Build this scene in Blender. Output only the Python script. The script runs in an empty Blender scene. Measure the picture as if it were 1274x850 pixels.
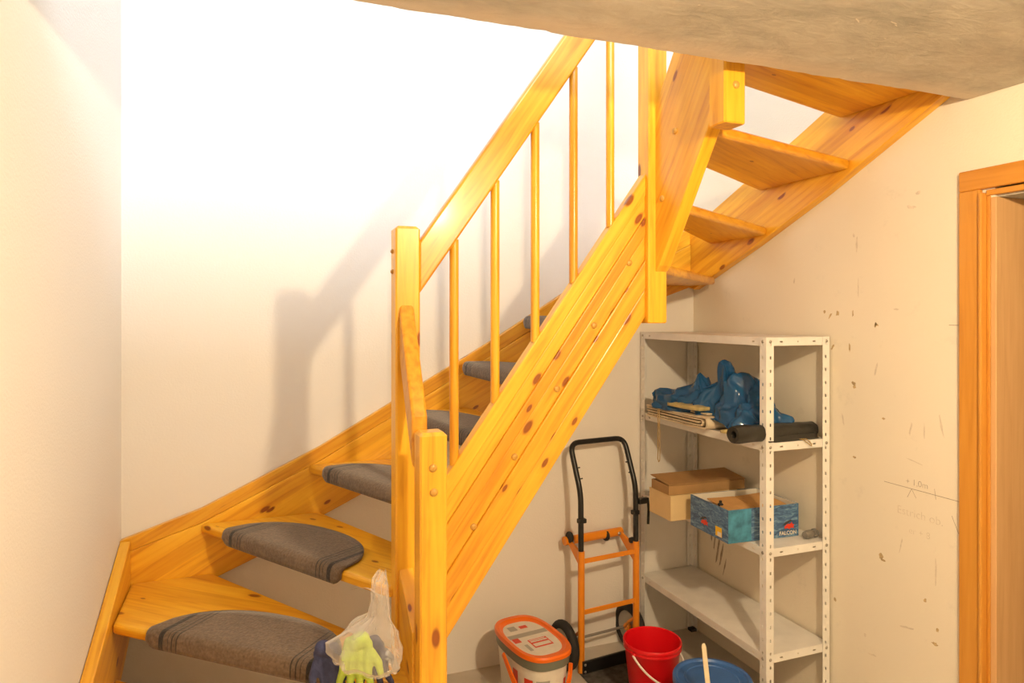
import bpy, bmesh, math, random
from mathutils import Vector, Matrix, noise
random.seed(7)
SC = bpy.context.scene
COL = SC.collection

# ------------------------------------------------------------------ camera, world, lights, exposure
YAW = math.atan(322 / 849.0)
cam_d = bpy.data.cameras.new('camera')
cam_d.lens = 24.0; cam_d.sensor_width = 36.0; cam_d.sensor_fit = 'HORIZONTAL'
cam_d.shift_y = -33 / 1274.0
cam_d.clip_start = 0.05
cam = bpy.data.objects.new('camera', cam_d); COL.objects.link(cam)
cam.location = (-2.1107, -2.9428, 1.6)
cam.rotation_euler = (math.radians(90), 0, -YAW)
SC.camera = cam

world = bpy.data.worlds.new('world'); SC.world = world
world.use_nodes = True
bg = world.node_tree.nodes['Background']
bg.inputs['Color'].default_value = (0.80, 0.88, 1.0, 1)
bg.inputs['Strength'].default_value = 0.6

def point_light(name, loc, energy, color, radius):
    d = bpy.data.lights.new(name, 'POINT'); d.energy = energy; d.color = color; d.shadow_soft_size = radius
    o = bpy.data.objects.new(name, d); COL.objects.link(o); o.location = loc
    return o
def area_light(name, loc, target, sx, sy, energy, color):
    d = bpy.data.lights.new(name, 'AREA'); d.shape = 'RECTANGLE'; d.size = sx; d.size_y = sy
    d.energy = energy; d.color = color
    o = bpy.data.objects.new(name, d); COL.objects.link(o); o.location = loc
    o.rotation_euler = (Vector(target) - Vector(loc)).to_track_quat('-Z', 'Y').to_euler()
    return o
# bare cellar lamp under the ceiling, right of the viewer
point_light('cellar_lamp_light', (-1.14, -2.76, 2.19), 88, (1.0, 0.78, 0.50), 0.045)
# daylight through the upstairs window, behind and above the stair opening
area_light('upstairs_window_daylight', (-1.35, -4.08, 4.05), (-1.35, 0.0, 3.3), 1.8, 1.2, 118, (0.74, 0.85, 1.0))

vs = SC.view_settings
vs.view_transform = 'Standard'; vs.look = 'None'; vs.gamma = 1.0; vs.use_curve_mapping = False
vs.exposure = 0.5

# ------------------------------------------------------------------ material helpers
def new_mat(name):
    m = bpy.data.materials.new(name); m.use_nodes = True
    nt = m.node_tree
    return m, nt, nt.nodes['Principled BSDF'], nt.nodes, nt.links
def simple(name, col, rough=0.5, metal=0.0, var=0.0, scale=30, bump=0.0, bscale=80, spec=0.5, coat=0.0, trans=0.0):
    m, nt, b, N, L = new_mat(name)
    b.inputs['Roughness'].default_value = rough; b.inputs['Metallic'].default_value = metal
    b.inputs['Specular IOR Level'].default_value = spec
    b.inputs['Coat Weight'].default_value = coat
    b.inputs['Transmission Weight'].default_value = trans
    tc = N.new('ShaderNodeTexCoord')
    if var > 0:
        n = N.new('ShaderNodeTexNoise'); n.inputs['Scale'].default_value = scale; n.inputs['Detail'].default_value = 6
        L.new(tc.outputs['Object'], n.inputs['Vector'])
        r = N.new('ShaderNodeValToRGB')
        r.color_ramp.elements[0].position = 0.3; r.color_ramp.elements[1].position = 0.7
        r.color_ramp.elements[0].color = tuple(max(0, c * (1 - var)) for c in col) + (1,)
        r.color_ramp.elements[1].color = tuple(min(1, c * (1 + var * 0.6)) for c in col) + (1,)
        L.new(n.outputs['Fac'], r.inputs['Fac']); L.new(r.outputs['Color'], b.inputs['Base Color'])
    else:
        b.inputs['Base Color'].default_value = tuple(col) + (1,)
    if bump > 0:
        n2 = N.new('ShaderNodeTexNoise'); n2.inputs['Scale'].default_value = bscale; n2.inputs['Detail'].default_value = 5
        L.new(tc.outputs['Object'], n2.inputs['Vector'])
        bp = N.new('ShaderNodeBump'); bp.inputs['Strength'].default_value = bump; bp.inputs['Distance'].default_value = 0.01
        L.new(n2.outputs['Fac'], bp.inputs['Height']); L.new(bp.outputs['Normal'], b.inputs['Normal'])
    return m
def mixrgb(N, L, fac, a, b, mode='MIX'):
    mx = N.new('ShaderNodeMix'); mx.data_type = 'RGBA'; mx.blend_type = mode
    for sock, v in ((mx.inputs['Factor'], fac), (mx.inputs['A'], a), (mx.inputs['B'], b)):
        if hasattr(v, 'is_output'): L.new(v, sock)
        elif isinstance(v, tuple): sock.default_value = v + (1,) if len(v) == 3 else v
        else: sock.default_value = v
    return mx.outputs['Result']
# the Mix node repeats socket names per type, so pick the colour ones by index
def mixc(N, L, fac, a, b, mode='MIX'):
    mx = N.new('ShaderNodeMix'); mx.data_type = 'RGBA'; mx.blend_type = mode
    for sock, v in ((mx.inputs[0], fac), (mx.inputs[6], a), (mx.inputs[7], b)):
        if hasattr(v, 'is_output'): L.new(v, sock)
        elif isinstance(v, tuple): sock.default_value = v + (1,) if len(v) == 3 else v
        else: sock.default_value = v
    return mx.outputs[2]
def math_n(N, L, op, a, b=None):
    n = N.new('ShaderNodeMath'); n.operation = op
    for i, v in enumerate((a, b)):
        if v is None: continue
        if hasattr(v, 'is_output'): L.new(v, n.inputs[i])
        else: n.inputs[i].default_value = v
    return n.outputs[0]

def wood(name, light, mid, dark, band=0.0, knots=0.6, rough=0.36, knot_scale=1.0, coat=0.18):
    """lacquered softwood, grain along the object's local X, glued strips across local Y"""
    m, nt, b, N, L = new_mat(name)
    tc = N.new('ShaderNodeTexCoord'); oi = N.new('ShaderNodeObjectInfo')
    off = N.new('ShaderNodeVectorMath'); off.operation = 'SCALE'; off.inputs[0].default_value = (37.0, 11.0, 23.0)
    L.new(oi.outputs['Random'], off.inputs['Scale'])
    add = N.new('ShaderNodeVectorMath'); add.operation = 'ADD'
    L.new(tc.outputs['Object'], add.inputs[0]); L.new(off.outputs[0], add.inputs[1])
    vec = add.outputs[0]
    bandrand = None
    if band > 0:
        sx = N.new('ShaderNodeSeparateXYZ'); L.new(vec, sx.inputs[0])
        fl = math_n(N, L, 'FLOOR', math_n(N, L, 'DIVIDE', sx.outputs['Y'], band))
        wn = N.new('ShaderNodeTexWhiteNoise'); wn.noise_dimensions = '1D'; L.new(fl, wn.inputs['W'])
        bandrand = wn.outputs['Value']
        o2 = N.new('ShaderNodeCombineXYZ'); L.new(math_n(N, L, 'MULTIPLY', bandrand, 5.0), o2.inputs['X'])
        a2 = N.new('ShaderNodeVectorMath'); a2.operation = 'ADD'; L.new(vec, a2.inputs[0]); L.new(o2.outputs[0], a2.inputs[1])
        vec = a2.outputs[0]
    mp = N.new('ShaderNodeMapping'); mp.inputs['Scale'].default_value = (1.6, 26, 26); L.new(vec, mp.inputs['Vector'])
    n1 = N.new('ShaderNodeTexNoise'); n1.inputs['Scale'].default_value = 2.2; n1.inputs['Detail'].default_value = 4; n1.inputs['Distortion'].default_value = 0.5
    L.new(mp.outputs[0], n1.inputs['Vector'])
    r = N.new('ShaderNodeValToRGB'); e = r.color_ramp.elements
    e[0].position = 0.28; e[0].color = dark + (1,)
    e[1].position = 0.72; e[1].color = light + (1,)
    k = e.new(0.47); k.color = mid + (1,)
    L.new(n1.outputs['Fac'], r.inputs['Fac'])
    col = r.outputs['Color']
    # strip-to-strip and board-to-board tone
    tone = bandrand if bandrand is not None else oi.outputs['Random']
    tf = N.new('ShaderNodeMapRange'); L.new(tone, tf.inputs['Value']); tf.inputs['To Min'].default_value = 0.87; tf.inputs['To Max'].default_value = 1.14
    cc = N.new('ShaderNodeCombineColor')
    L.new(tf.outputs[0], cc.inputs[0]); L.new(math_n(N, L, 'POWER', tf.outputs[0], 1.7), cc.inputs[1]); L.new(math_n(N, L, 'POWER', tf.outputs[0], 2.4), cc.inputs[2])
    col = mixc(N, L, 1.0, col, cc.outputs[0], 'MULTIPLY')
    if knots > 0:
        sk_ = N.new('ShaderNodeSeparateXYZ'); L.new(vec, sk_.inputs[0])
        cv = N.new('ShaderNodeCombineXYZ')
        L.new(math_n(N, L, 'MULTIPLY', sk_.outputs['X'], 5.2 * knot_scale), cv.inputs['X'])
        L.new(math_n(N, L, 'MULTIPLY', math_n(N, L, 'ADD', sk_.outputs['Y'], sk_.outputs['Z']), 12.0 * knot_scale), cv.inputs['Y'])
        v = N.new('ShaderNodeTexVoronoi'); v.voronoi_dimensions = '2D'; v.inputs['Scale'].default_value = 1.0; L.new(cv.outputs[0], v.inputs['Vector'])
        sp = N.new('ShaderNodeSeparateColor'); L.new(v.outputs['Color'], sp.inputs[0])
        has = math_n(N, L, 'LESS_THAN', sp.outputs[0], knots)
        size = N.new('ShaderNodeMapRange'); L.new(sp.outputs[1], size.inputs['Value']); size.inputs['To Min'].default_value = 0.06; size.inputs['To Max'].default_value = 0.165
        q = math_n(N, L, 'DIVIDE', v.outputs['Distance'], size.outputs[0])
        kr = N.new('ShaderNodeValToRGB'); ke = kr.color_ramp.elements
        ke[0].position = 0.6; ke[0].color = (1, 1, 1, 1); ke[1].position = 1.0; ke[1].color = (0, 0, 0, 1)
        L.new(q, kr.inputs['Fac'])
        kf = math_n(N, L, 'MULTIPLY', kr.outputs['Color'], has)
        col = mixc(N, L, kf, col, (0.13, 0.022, 0.004))
        # warm halo
        hr = N.new('ShaderNodeValToRGB'); he = hr.color_ramp.elements
        he[0].position = 0.0; he[0].color = (0.35, 0.35, 0.35, 1); he[1].position = 1.0; he[1].color = (0, 0, 0, 1)
        L.new(math_n(N, L, 'DIVIDE', q, 2.4), hr.inputs['Fac'])
        col = mixc(N, L, math_n(N, L, 'MULTIPLY', hr.outputs['Color'], has), col, (0.62, 0.19, 0.012))
    L.new(col, b.inputs['Base Color'])
    b.inputs['Roughness'].default_value = rough
    b.inputs['Coat Weight'].default_value = coat; b.inputs['Coat Roughness'].default_value = 0.15
    bp = N.new('ShaderNodeBump'); bp.inputs['Strength'].default_value = 0.06; bp.inputs['Distance'].default_value = 0.004
    L.new(n1.outputs['Fac'], bp.inputs['Height']); L.new(bp.outputs['Normal'], b.inputs['Normal'])
    return m

PINE_L, PINE_M, PINE_D = (0.85, 0.455, 0.030), (0.78, 0.365, 0.018), (0.64, 0.255, 0.010)
M = {}
M['pine'] = wood('pine_board', PINE_L, PINE_M, PINE_D, 0.0, 0.55)
M['pine_clear'] = wood('pine_clear', PINE_L, PINE_M, PINE_D, 0.0, 0.0)
M['pine_glued'] = wood('pine_glued_strips', PINE_L, PINE_M, PINE_D, 0.062, 0.45)
M['pine_tread'] = wood('pine_tread', PINE_L, PINE_M, PINE_D, 0.075, 0.32)
M['peg'] = simple('pine_peg', (0.55, 0.29, 0.05), 0.35)
M['veneer'] = wood('oak_veneer', (0.70, 0.34, 0.055), (0.66, 0.305, 0.045), (0.60, 0.265, 0.035), 0.0, 0.0, 0.4, 1.0, 0.1)
M['veneer_lining'] = wood('shaded_veneer_lining', (0.66, 0.39, 0.17), (0.62, 0.355, 0.15), (0.57, 0.32, 0.13), 0.0, 0.0, 0.45, 1.0, 0.1)  # door veneer again, with the pinkish shading of the jamb put into its colour

def wall_mat(name, col, stain=0.0, bump=0.25):
    m, nt, b, N, L = new_mat(name)
    g = N.new('ShaderNodeNewGeometry')
    n = N.new('ShaderNodeTexNoise'); n.inputs['Scale'].default_value = 1.3; n.inputs['Detail'].default_value = 5; L.new(g.outputs['Position'], n.inputs['Vector'])
    c2 = tuple(c * 0.93 for c in col)
    c = mixc(N, L, n.outputs['Fac'], c2, col)
    if stain:
        n3 = N.new('ShaderNodeTexNoise'); n3.inputs['Scale'].default_value = 9; n3.inputs['Detail'].default_value = 8; n3.inputs['Roughness'].default_value = 0.7
        L.new(g.outputs['Position'], n3.inputs['Vector'])
        r = N.new('ShaderNodeValToRGB'); r.color_ramp.elements[0].position = 0.60; r.color_ramp.elements[1].position = 0.78
        r.color_ramp.elements[1].color = (stain, stain, stain, 1)
        L.new(n3.outputs['Fac'], r.inputs['Fac'])
        c = mixc(N, L, r.outputs['Color'], c, tuple(k * 0.6 for k in col))
    L.new(c, b.inputs['Base Color']); b.inputs['Roughness'].default_value = 0.75; b.inputs['Specular IOR Level'].default_value = 0.25
    n2 = N.new('ShaderNodeTexNoise'); n2.inputs['Scale'].default_value = 130; n2.inputs['Detail'].default_value = 3; L.new(g.outputs['Position'], n2.inputs['Vector'])
    mp = N.new('ShaderNodeBump'); mp.inputs['Strength'].default_value = bump; mp.inputs['Distance'].default_value = 0.004
    L.new(n2.outputs['Fac'], mp.inputs['Height']); L.new(mp.outputs['Normal'], b.inputs['Normal'])
    return m
M['wall_white'] = wall_mat('white_wall_paint', (0.86, 0.83, 0.79), 0.06, 0.3)
M['wall_offwhite'] = wall_mat('offwhite_wall_paint', (0.86, 0.815, 0.75), 0.08, 0.25)
M['wall_cream'] = wall_mat('cream_wall_paint', (0.85, 0.77, 0.63), 0.35, 0.2)

def concrete(name, c1, c2, streak, scale):
    m, nt, b, N, L = new_mat(name)
    g = N.new('ShaderNodeNewGeometry')
    mp = N.new('ShaderNodeMapping'); mp.inputs['Scale'].default_value = streak; L.new(g.outputs['Position'], mp.inputs['Vector'])
    n = N.new('ShaderNodeTexNoise'); n.inputs['Scale'].default_value = scale; n.inputs['Detail'].default_value = 8; n.inputs['Roughness'].default_value = 0.62
    L.new(mp.outputs[0], n.inputs['Vector'])
    r = N.new('ShaderNodeValToRGB'); r.color_ramp.elements[0].position = 0.32; r.color_ramp.elements[1].position = 0.68
    r.color_ramp.elements[0].color = c1 + (1,); r.color_ramp.elements[1].color = c2 + (1,)
    L.new(n.outputs['Fac'], r.inputs['Fac'])
    v = N.new('ShaderNodeTexNoise'); v.inputs['Scale'].default_value = 60; v.inputs['Detail'].default_value = 4; L.new(g.outputs['Position'], v.inputs['Vector'])
    c = mixc(N, L, 0.22, r.outputs['Color'], v.outputs['Color'], 'OVERLAY')
    L.new(r.outputs['Color'], b.inputs['Base Color']); b.inputs['Roughness'].default_value = 0.85; b.inputs['Specular IOR Level'].default_value = 0.2
    bp = N.new('ShaderNodeBump'); bp.inputs['Strength'].default_value = 0.35; bp.inputs['Distance'].default_value = 0.006
    L.new(n.outputs['Fac'], bp.inputs['Height']); L.new(bp.outputs['Normal'], b.inputs['Normal'])
    return m
def slab_mat():
    """rough brushed concrete, with smoothed lighter plaster along the stair opening"""
    m, nt, b, N, L = new_mat('raw_concrete_slab')
    g = N.new('ShaderNodeNewGeometry')
    def nz(scale, sc, det, rough=0.6, dist=0.0):
        mp = N.new('ShaderNodeMapping'); mp.inputs['Scale'].default_value = sc; L.new(g.outputs['Position'], mp.inputs['Vector'])
        n = N.new('ShaderNodeTexNoise'); n.inputs['Scale'].default_value = scale; n.inputs['Detail'].default_value = det; n.inputs['Roughness'].default_value = rough; n.inputs['Distortion'].default_value = dist
        L.new(mp.outputs[0], n.inputs['Vector']); return n.outputs['Fac']
    def ramp(f, p0, p1, c0, c1):
        r = N.new('ShaderNodeValToRGB'); r.color_ramp.elements[0].position = p0; r.color_ramp.elements[1].position = p1
        r.color_ramp.elements[0].color = c0 + (1,); r.color_ramp.elements[1].color = c1 + (1,); L.new(f, r.inputs['Fac']); return r.outputs['Color']
    big = nz(2.6, (1, 1.6, 1), 7, 0.65, 0.6)
    c = ramp(big, 0.34, 0.64, (0.44, 0.41, 0.345), (0.62, 0.575, 0.485))
    brush = nz(16, (0.8, 1.9, 1), 9, 0.72, 0.8)
    c = mixc(N, L, 0.45, c, ramp(brush, 0.3, 0.72, (0.32, 0.32, 0.32), (0.66, 0.66, 0.66)), 'OVERLAY')
    wipe = nz(3.2, (0.7, 1.5, 1), 4, 0.6, 1.2)
    c = mixc(N, L, ramp(wipe, 0.60, 0.72, (0, 0, 0), (0.45, 0.45, 0.45)), c, (0.62, 0.56, 0.47))
    sx = N.new('ShaderNodeSeparateXYZ'); L.new(g.outputs['Position'], sx.inputs[0])
    y = math_n(N, L, 'ADD', sx.outputs['Y'], math_n(N, L, 'MULTIPLY', math_n(N, L, 'SUBTRACT', nz(5, (1, 1, 1), 4), 0.5), 0.14))
    edge = N.new('ShaderNodeMapRange'); L.new(y, edge.inputs['Value']); edge.inputs['From Min'].default_value = -1.54; edge.inputs['From Max'].default_value = -1.47; edge.inputs['To Max'].default_value = 0.75
    c = mixc(N, L, edge.outputs[0], c, (0.74, 0.63, 0.50))
    L.new(c, b.inputs['Base Color']); b.inputs['Roughness'].default_value = 0.85; b.inputs['Specular IOR Level'].default_value = 0.2
    bp = N.new('ShaderNodeBump'); bp.inputs['Strength'].default_value = 0.5; bp.inputs['Distance'].default_value = 0.006
    L.new(brush, bp.inputs['Height']); L.new(bp.outputs['Normal'], b.inputs['Normal'])
    return m
M['slab'] = slab_mat()
M['slab_edge'] = concrete('smoothed_plaster_edge', (0.56, 0.49, 0.40), (0.66, 0.58, 0.48), (2, 2, 2), 5)
M['floor'] = concrete('screed_floor', (0.50, 0.45, 0.38), (0.60, 0.55, 0.47), (1, 1, 1), 4)
M['mat'] = simple('dark_mat', (0.085, 0.08, 0.07), 0.9, var=0.5, scale=40, bump=0.5, bscale=200)

def carpet_mat():
    m, nt, b, N, L = new_mat('grey_brown_carpet')
    tc = N.new('ShaderNodeTexCoord'); sx = N.new('ShaderNodeSeparateXYZ'); L.new(tc.outputs['Object'], sx.inputs[0])
    ax = math_n(N, L, 'ABSOLUTE', sx.outputs['X'])
    n = N.new('ShaderNodeTexNoise'); n.inputs['Scale'].default_value = 120; n.inputs['Detail'].default_value = 8; L.new(tc.outputs['Object'], n.inputs['Vector'])
    base = mixc(N, L, n.outputs['Fac'], (0.038, 0.024, 0.015), (0.27, 0.180, 0.112))
    n0 = N.new('ShaderNodeTexNoise'); n0.inputs['Scale'].default_value = 12; L.new(tc.outputs['Object'], n0.inputs['Vector'])
    base = mixc(N, L, 0.18, base, n0.outputs['Fac'], 'OVERLAY')
    r = N.new('ShaderNodeValToRGB'); r.color_ramp.interpolation = 'CONSTANT'; e = r.color_ramp.elements
    e[0].position = 0.0; e[0].color = (0, 0, 0, 1)
    e[1].position = 0.99; e[1].color = (0, 0, 0, 1)
    for p, v in ((0.63, 0.85), (0.645, 0.12), (0.685, 0.85), (0.70, 0.12), (0.735, 0.8), (0.745, 0.12), (0.80, 0.95), (0.855, 0.0)):
        k = e.new(p); k.color = (v, v, v, 1)
    L.new(math_n(N, L, 'DIVIDE', ax, 0.335), r.inputs['Fac'])
    c = mixc(N, L, r.outputs['Color'], base, (0.018, 0.016, 0.015))
    L.new(c, b.inputs['Base Color']); b.inputs['Roughness'].default_value = 0.95; b.inputs['Specular IOR Level'].default_value = 0.1
    b.inputs['Sheen Weight'].default_value = 0.3
    bp = N.new('ShaderNodeBump'); bp.inputs['Strength'].default_value = 0.7; bp.inputs['Distance'].default_value = 0.004
    L.new(n.outputs['Fac'], bp.inputs['Height']); L.new(bp.outputs['Normal'], b.inputs['Normal'])
    return m
M['carpet'] = carpet_mat()
M['shelf'] = simple('white_powder_coated_steel', (0.80, 0.77, 0.72), 0.45, var=0.08, scale=12, bump=0.03)
M['bolt'] = simple('zinc_bolt', (0.42, 0.39, 0.34), 0.4, 0.8)
M['black'] = simple('black_paint', (0.012, 0.012, 0.012), 0.35)
M['rubber'] = simple('black_rubber', (0.02, 0.019, 0.018), 0.75, var=0.3, scale=30)
M['orange'] = simple('orange_paint', (0.83, 0.27, 0.012), 0.32, var=0.06, scale=20, coat=0.2)
M['steel'] = simple('dull_steel', (0.38, 0.36, 0.33), 0.4, 0.7)
M['red'] = simple('red_plastic', (0.72, 0.006, 0.012), 0.32)
M['orange_pl'] = simple('orange_plastic', (0.86, 0.16, 0.008), 0.3)
M['grey_pl'] = simple('grey_plastic', (0.17, 0.18, 0.14), 0.4)
M['white_pl'] = simple('white_plastic', (0.80, 0.77, 0.70), 0.4)
M['label'] = simple('printed_label_white', (0.78, 0.74, 0.66), 0.4, var=0.08, scale=25)
M['label_red'] = simple('label_red', (0.70, 0.05, 0.02), 0.4)
M['label_grey'] = simple('label_grey', (0.38, 0.37, 0.33), 0.4)
M['label_dark'] = simple('label_dark', (0.05, 0.05, 0.06), 0.4)
M['yellow'] = simple('label_yellow', (0.85, 0.52, 0.02), 0.45)
M['lid_blue'] = simple('blue_lid', (0.035, 0.12, 0.36), 0.35, var=0.3, scale=10)
M['wood_stick'] = simple('pale_stick', (0.76, 0.64, 0.44), 0.6, var=0.1, scale=25)
M['card'] = simple('brown_cardboard', (0.40, 0.23, 0.09), 0.8, var=0.1, scale=15)
M['card_pale'] = simple('pale_cardboard', (0.70, 0.51, 0.26), 0.8, var=0.06, scale=10)
M['card_white'] = simple('white_cardboard_inside', (0.74, 0.68, 0.57), 0.8)
M['card_orange'] = simple('tan_cardboard_content', (0.62, 0.34, 0.12), 0.75, var=0.12, scale=18)
M['cloth'] = simple('cream_canvas', (0.72, 0.60, 0.42), 0.9, var=0.1, scale=20, bump=0.2, bscale=300)
M['twine'] = simple('hemp_twine', (0.42, 0.28, 0.11), 0.9)
M['foil'] = simple('black_foil', (0.022, 0.020, 0.016), 0.38, var=0.3, scale=15, bump=0.25, bscale=25)
M['wrap'] = simple('yellow_wrapper', (0.58, 0.47, 0.20), 0.35, var=0.25, scale=25, bump=0.3, bscale=60)
M['dust_glass'] = simple('dusty_grey_plastic', (0.22, 0.20, 0.17), 0.35, var=0.3, scale=40)
M['pencil'] = simple('pencil_line', (0.32, 0.25, 0.18), 0.9)
M['pencil_faint'] = simple('faint_pencil', (0.64, 0.55, 0.43), 0.9)
M['stain'] = simple('brown_chip', (0.55, 0.40, 0.21), 0.9, var=0.4, scale=60)
M['scuff'] = simple('grey_scuff', (0.40, 0.32, 0.24), 0.9, var=0.4, scale=60)
M['scuff_faint'] = simple('faint_scuff', (0.72, 0.63, 0.50), 0.9, var=0.15, scale=60)
M['glove_navy'] = simple('navy_glove_fabric', (0.045, 0.05, 0.12), 0.85, var=0.2, scale=60, bump=0.3, bscale=300)
M['glove_lime'] = simple('lime_glove_fabric', (0.46, 0.62, 0.09), 0.85, var=0.15, scale=60, bump=0.3, bscale=300)
def blue_box_mat():
    m, nt, b, N, L = new_mat('blue_wave_print')
    tc = N.new('ShaderNodeTexCoord'); mp = N.new('ShaderNodeMapping'); mp.inputs['Scale'].default_value = (1, 1, 3.2); L.new(tc.outputs['Object'], mp.inputs['Vector'])
    n = N.new('ShaderNodeTexNoise'); n.inputs['Scale'].default_value = 26; n.inputs['Detail'].default_value = 5; n.inputs['Distortion'].default_value = 1.2; L.new(mp.outputs[0], n.inputs['Vector'])
    r = N.new('ShaderNodeValToRGB'); e = r.color_ramp.elements
    e[0].position = 0.35; e[0].color = (0.035, 0.085, 0.19, 1); e[1].position = 0.68; e[1].color = (0.20, 0.34, 0.47, 1)
    k = e.new(0.5); k.color = (0.07, 0.16, 0.31, 1)
    L.new(n.outputs['Fac'], r.inputs['Fac']); L.new(r.outputs['Color'], b.inputs['Base Color']); b.inputs['Roughness'].default_value = 0.4
    return m
M['box_blue'] = blue_box_mat()
M['box_teal'] = simple('teal_wave_print', (0.06, 0.25, 0.38), 0.4, var=0.6, scale=22)
def bag_mat(name, col, rough, alpha_trans):
    m, nt, b, N, L = new_mat(name)
    b.inputs['Base Color'].default_value = col + (1,); b.inputs['Roughness'].default_value = rough
    if alpha_trans:
        tr = N.new('ShaderNodeBsdfTransparent'); mx = N.new('ShaderNodeMixShader')
        lw = N.new('ShaderNodeLayerWeight'); lw.inputs['Blend'].default_value = 0.35
        fac = math_n(N, L, 'MINIMUM', math_n(N, L, 'ADD', math_n(N, L, 'MULTIPLY', lw.outputs['Facing'], 0.75), alpha_trans), 0.9)
        L.new(fac, mx.inputs['Fac']); L.new(tr.outputs[0], mx.inputs[1]); L.new(b.outputs[0], mx.inputs[2])
        L.new(mx.outputs[0], N['Material Output'].inputs['Surface'])
    return m
M['blue_bag'] = bag_mat('blue_plastic_film', (0.012, 0.082, 0.21), 0.12, 0)
M['clear_bag'] = bag_mat('clear_plastic_film', (0.82, 0.76, 0.70), 0.2, 0.14)

# ------------------------------------------------------------------ geometry helpers
def link(o, parent=None):
    COL.objects.link(o)
    if parent is not None: o.parent = parent
    return o
def tag(o, label=None, cat=None, group=None, kind=None):
    for k, v in (('label', label), ('category', cat), ('group', group), ('kind', kind)):
        if v: o[k] = v
    return o
def empty(name, loc=(0, 0, 0), rz=0.0):
    o = bpy.data.objects.new(name, None); o.location = loc; o.rotation_euler = (0, 0, rz)
    return link(o)
MW = {}
def mesh_obj(name, verts, faces, mat, parent=None, smooth=False, mw=None):
    me = bpy.data.meshes.new(name); me.from_pydata([tuple(v) for v in verts], [], faces); me.update()
    bm = bmesh.new(); bm.from_mesh(me); bmesh.ops.recalc_face_normals(bm, faces=bm.faces); bm.to_mesh(me); bm.free()
    if smooth:
        for p in me.polygons: p.use_smooth = True
    me.materials.append(mat)
    o = bpy.data.objects.new(name, me); link(o, parent)
    if mw is not None: o.matrix_local = mw; MW[o.name] = mw.copy()
    return o
def bevel(o, w, seg=2, ang=35):
    b = o.modifiers.new('bevel', 'BEVEL'); b.width = w; b.segments = seg; b.limit_method = 'ANGLE'; b.angle_limit = math.radians(ang)
    return o
def prism(name, pts, nvec, thick, grain, mat, parent=None, bev=0.0, seg=2):
    """flat board: planar polygon pts (world/parent space) extruded by thick along nvec; local X = grain, local Z = nvec"""
    n = Vector(nvec).normalized(); g = Vector(grain); g = (g - n * g.dot(n)).normalized(); w = n.cross(g)
    org = sum((Vector(p) for p in pts), Vector()) / len(pts)
    R = Matrix((g, w, n)).transposed().to_4x4(); R.translation = org
    inv = R.inverted()
    P = [inv @ Vector(p) for p in pts]; k = len(P)
    V = [Vector((p.x, p.y, 0)) for p in P] + [Vector((p.x, p.y, thick)) for p in P]
    F = [list(range(k)), list(range(2 * k - 1, k - 1, -1))] + [[i, (i + 1) % k, (i + 1) % k + k, i + k] for i in range(k)]
    o = mesh_obj(name, V, F, mat, parent, mw=R)
    if bev: bevel(o, bev, seg)
    return o
def box(name, lo, hi, mat, parent=None, bev=0.0, grain='x', seg=2):
    lo = Vector(lo); hi = Vector(hi)
    g = {'x': (1, 0, 0), 'y': (0, 1, 0), 'z': (0, 0, 1)}[grain]
    n = {'x': (0, 0, 1), 'y': (0, 0, 1), 'z': (0, 1, 0)}[grain]
    if grain == 'z':
        pts = [(lo.x, lo.y, lo.z), (hi.x, lo.y, lo.z), (hi.x, lo.y, hi.z), (lo.x, lo.y, hi.z)]; t = hi.y - lo.y
    else:
        pts = [(lo.x, lo.y, lo.z), (hi.x, lo.y, lo.z), (hi.x, hi.y, lo.z), (lo.x, hi.y, lo.z)]; t = hi.z - lo.z
    return prism(name, pts, n, t, g, mat, parent, bev, seg)
def tube_data(path, r, seg=10, cap=True, closed=False):
    P = [Vector(p) for p in path]; n = len(P); V = []; F = []
    rr = r if isinstance(r, (list, tuple)) else [r] * n
    up = None
    for i in range(n):
        if closed: t = (P[(i + 1) % n] - P[i - 1]).normalized()
        else: t = (P[min(i + 1, n - 1)] - P[max(i - 1, 0)]).normalized()
        if up is None:
            up = Vector((0, 0, 1)) if abs(t.z) < 0.9 else Vector((1, 0, 0))
        a = (up - t * up.dot(t))
        if a.length < 1e-4: a = t.orthogonal()
        a.normalize(); b = t.cross(a); up = a
        for k in range(seg):
            an = 2 * math.pi * k / seg
            V.append(P[i] + (a * math.cos(an) + b * math.sin(an)) * rr[i])
    m = n if closed else n - 1
    for i in range(m):
        j = (i + 1) % n
        for k in range(seg):
            F.append([i * seg + k, i * seg + (k + 1) % seg, j * seg + (k + 1) % seg, j * seg + k])
    if cap and not closed:
        F.append(list(range(seg))); F.append([(n - 1) * seg + k for k in range(seg)])
    return V, F
def tube(name, path, r, mat, parent=None, seg=10, closed=False):
    V, F = tube_data(path, r, seg, True, closed)
    return smooth_by_angle(mesh_obj(name, V, F, mat, parent, True))
def smooth_by_angle(o, ang=40):
    me = o.data; bm = bmesh.new(); bm.from_mesh(me)
    lim = math.radians(ang)
    for e in bm.edges:
        e.smooth = not (len(e.link_faces) == 2 and e.calc_face_angle(0) > lim)
    bm.to_mesh(me); bm.free()
    for p in me.polygons: p.use_smooth = True
    return o
def lathe_data(prof, seg=48, sx=1.0, sy=1.0, power=2.0):
    V = []; F = []; n = len(prof)
    for (r, z) in prof:
        for k in range(seg):
            a = 2 * math.pi * k / seg; c, s = math.cos(a), math.sin(a)
            cx = math.copysign(abs(c) ** (2 / power), c); sy_ = math.copysign(abs(s) ** (2 / power), s)
            V.append((r * sx * cx, r * sy * sy_, z))
    for i in range(n - 1):
        for k in range(seg):
            F.append([i * seg + k, i * seg + (k + 1) % seg, (i + 1) * seg + (k + 1) % seg, (i + 1) * seg + k])
    return V, F
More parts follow.
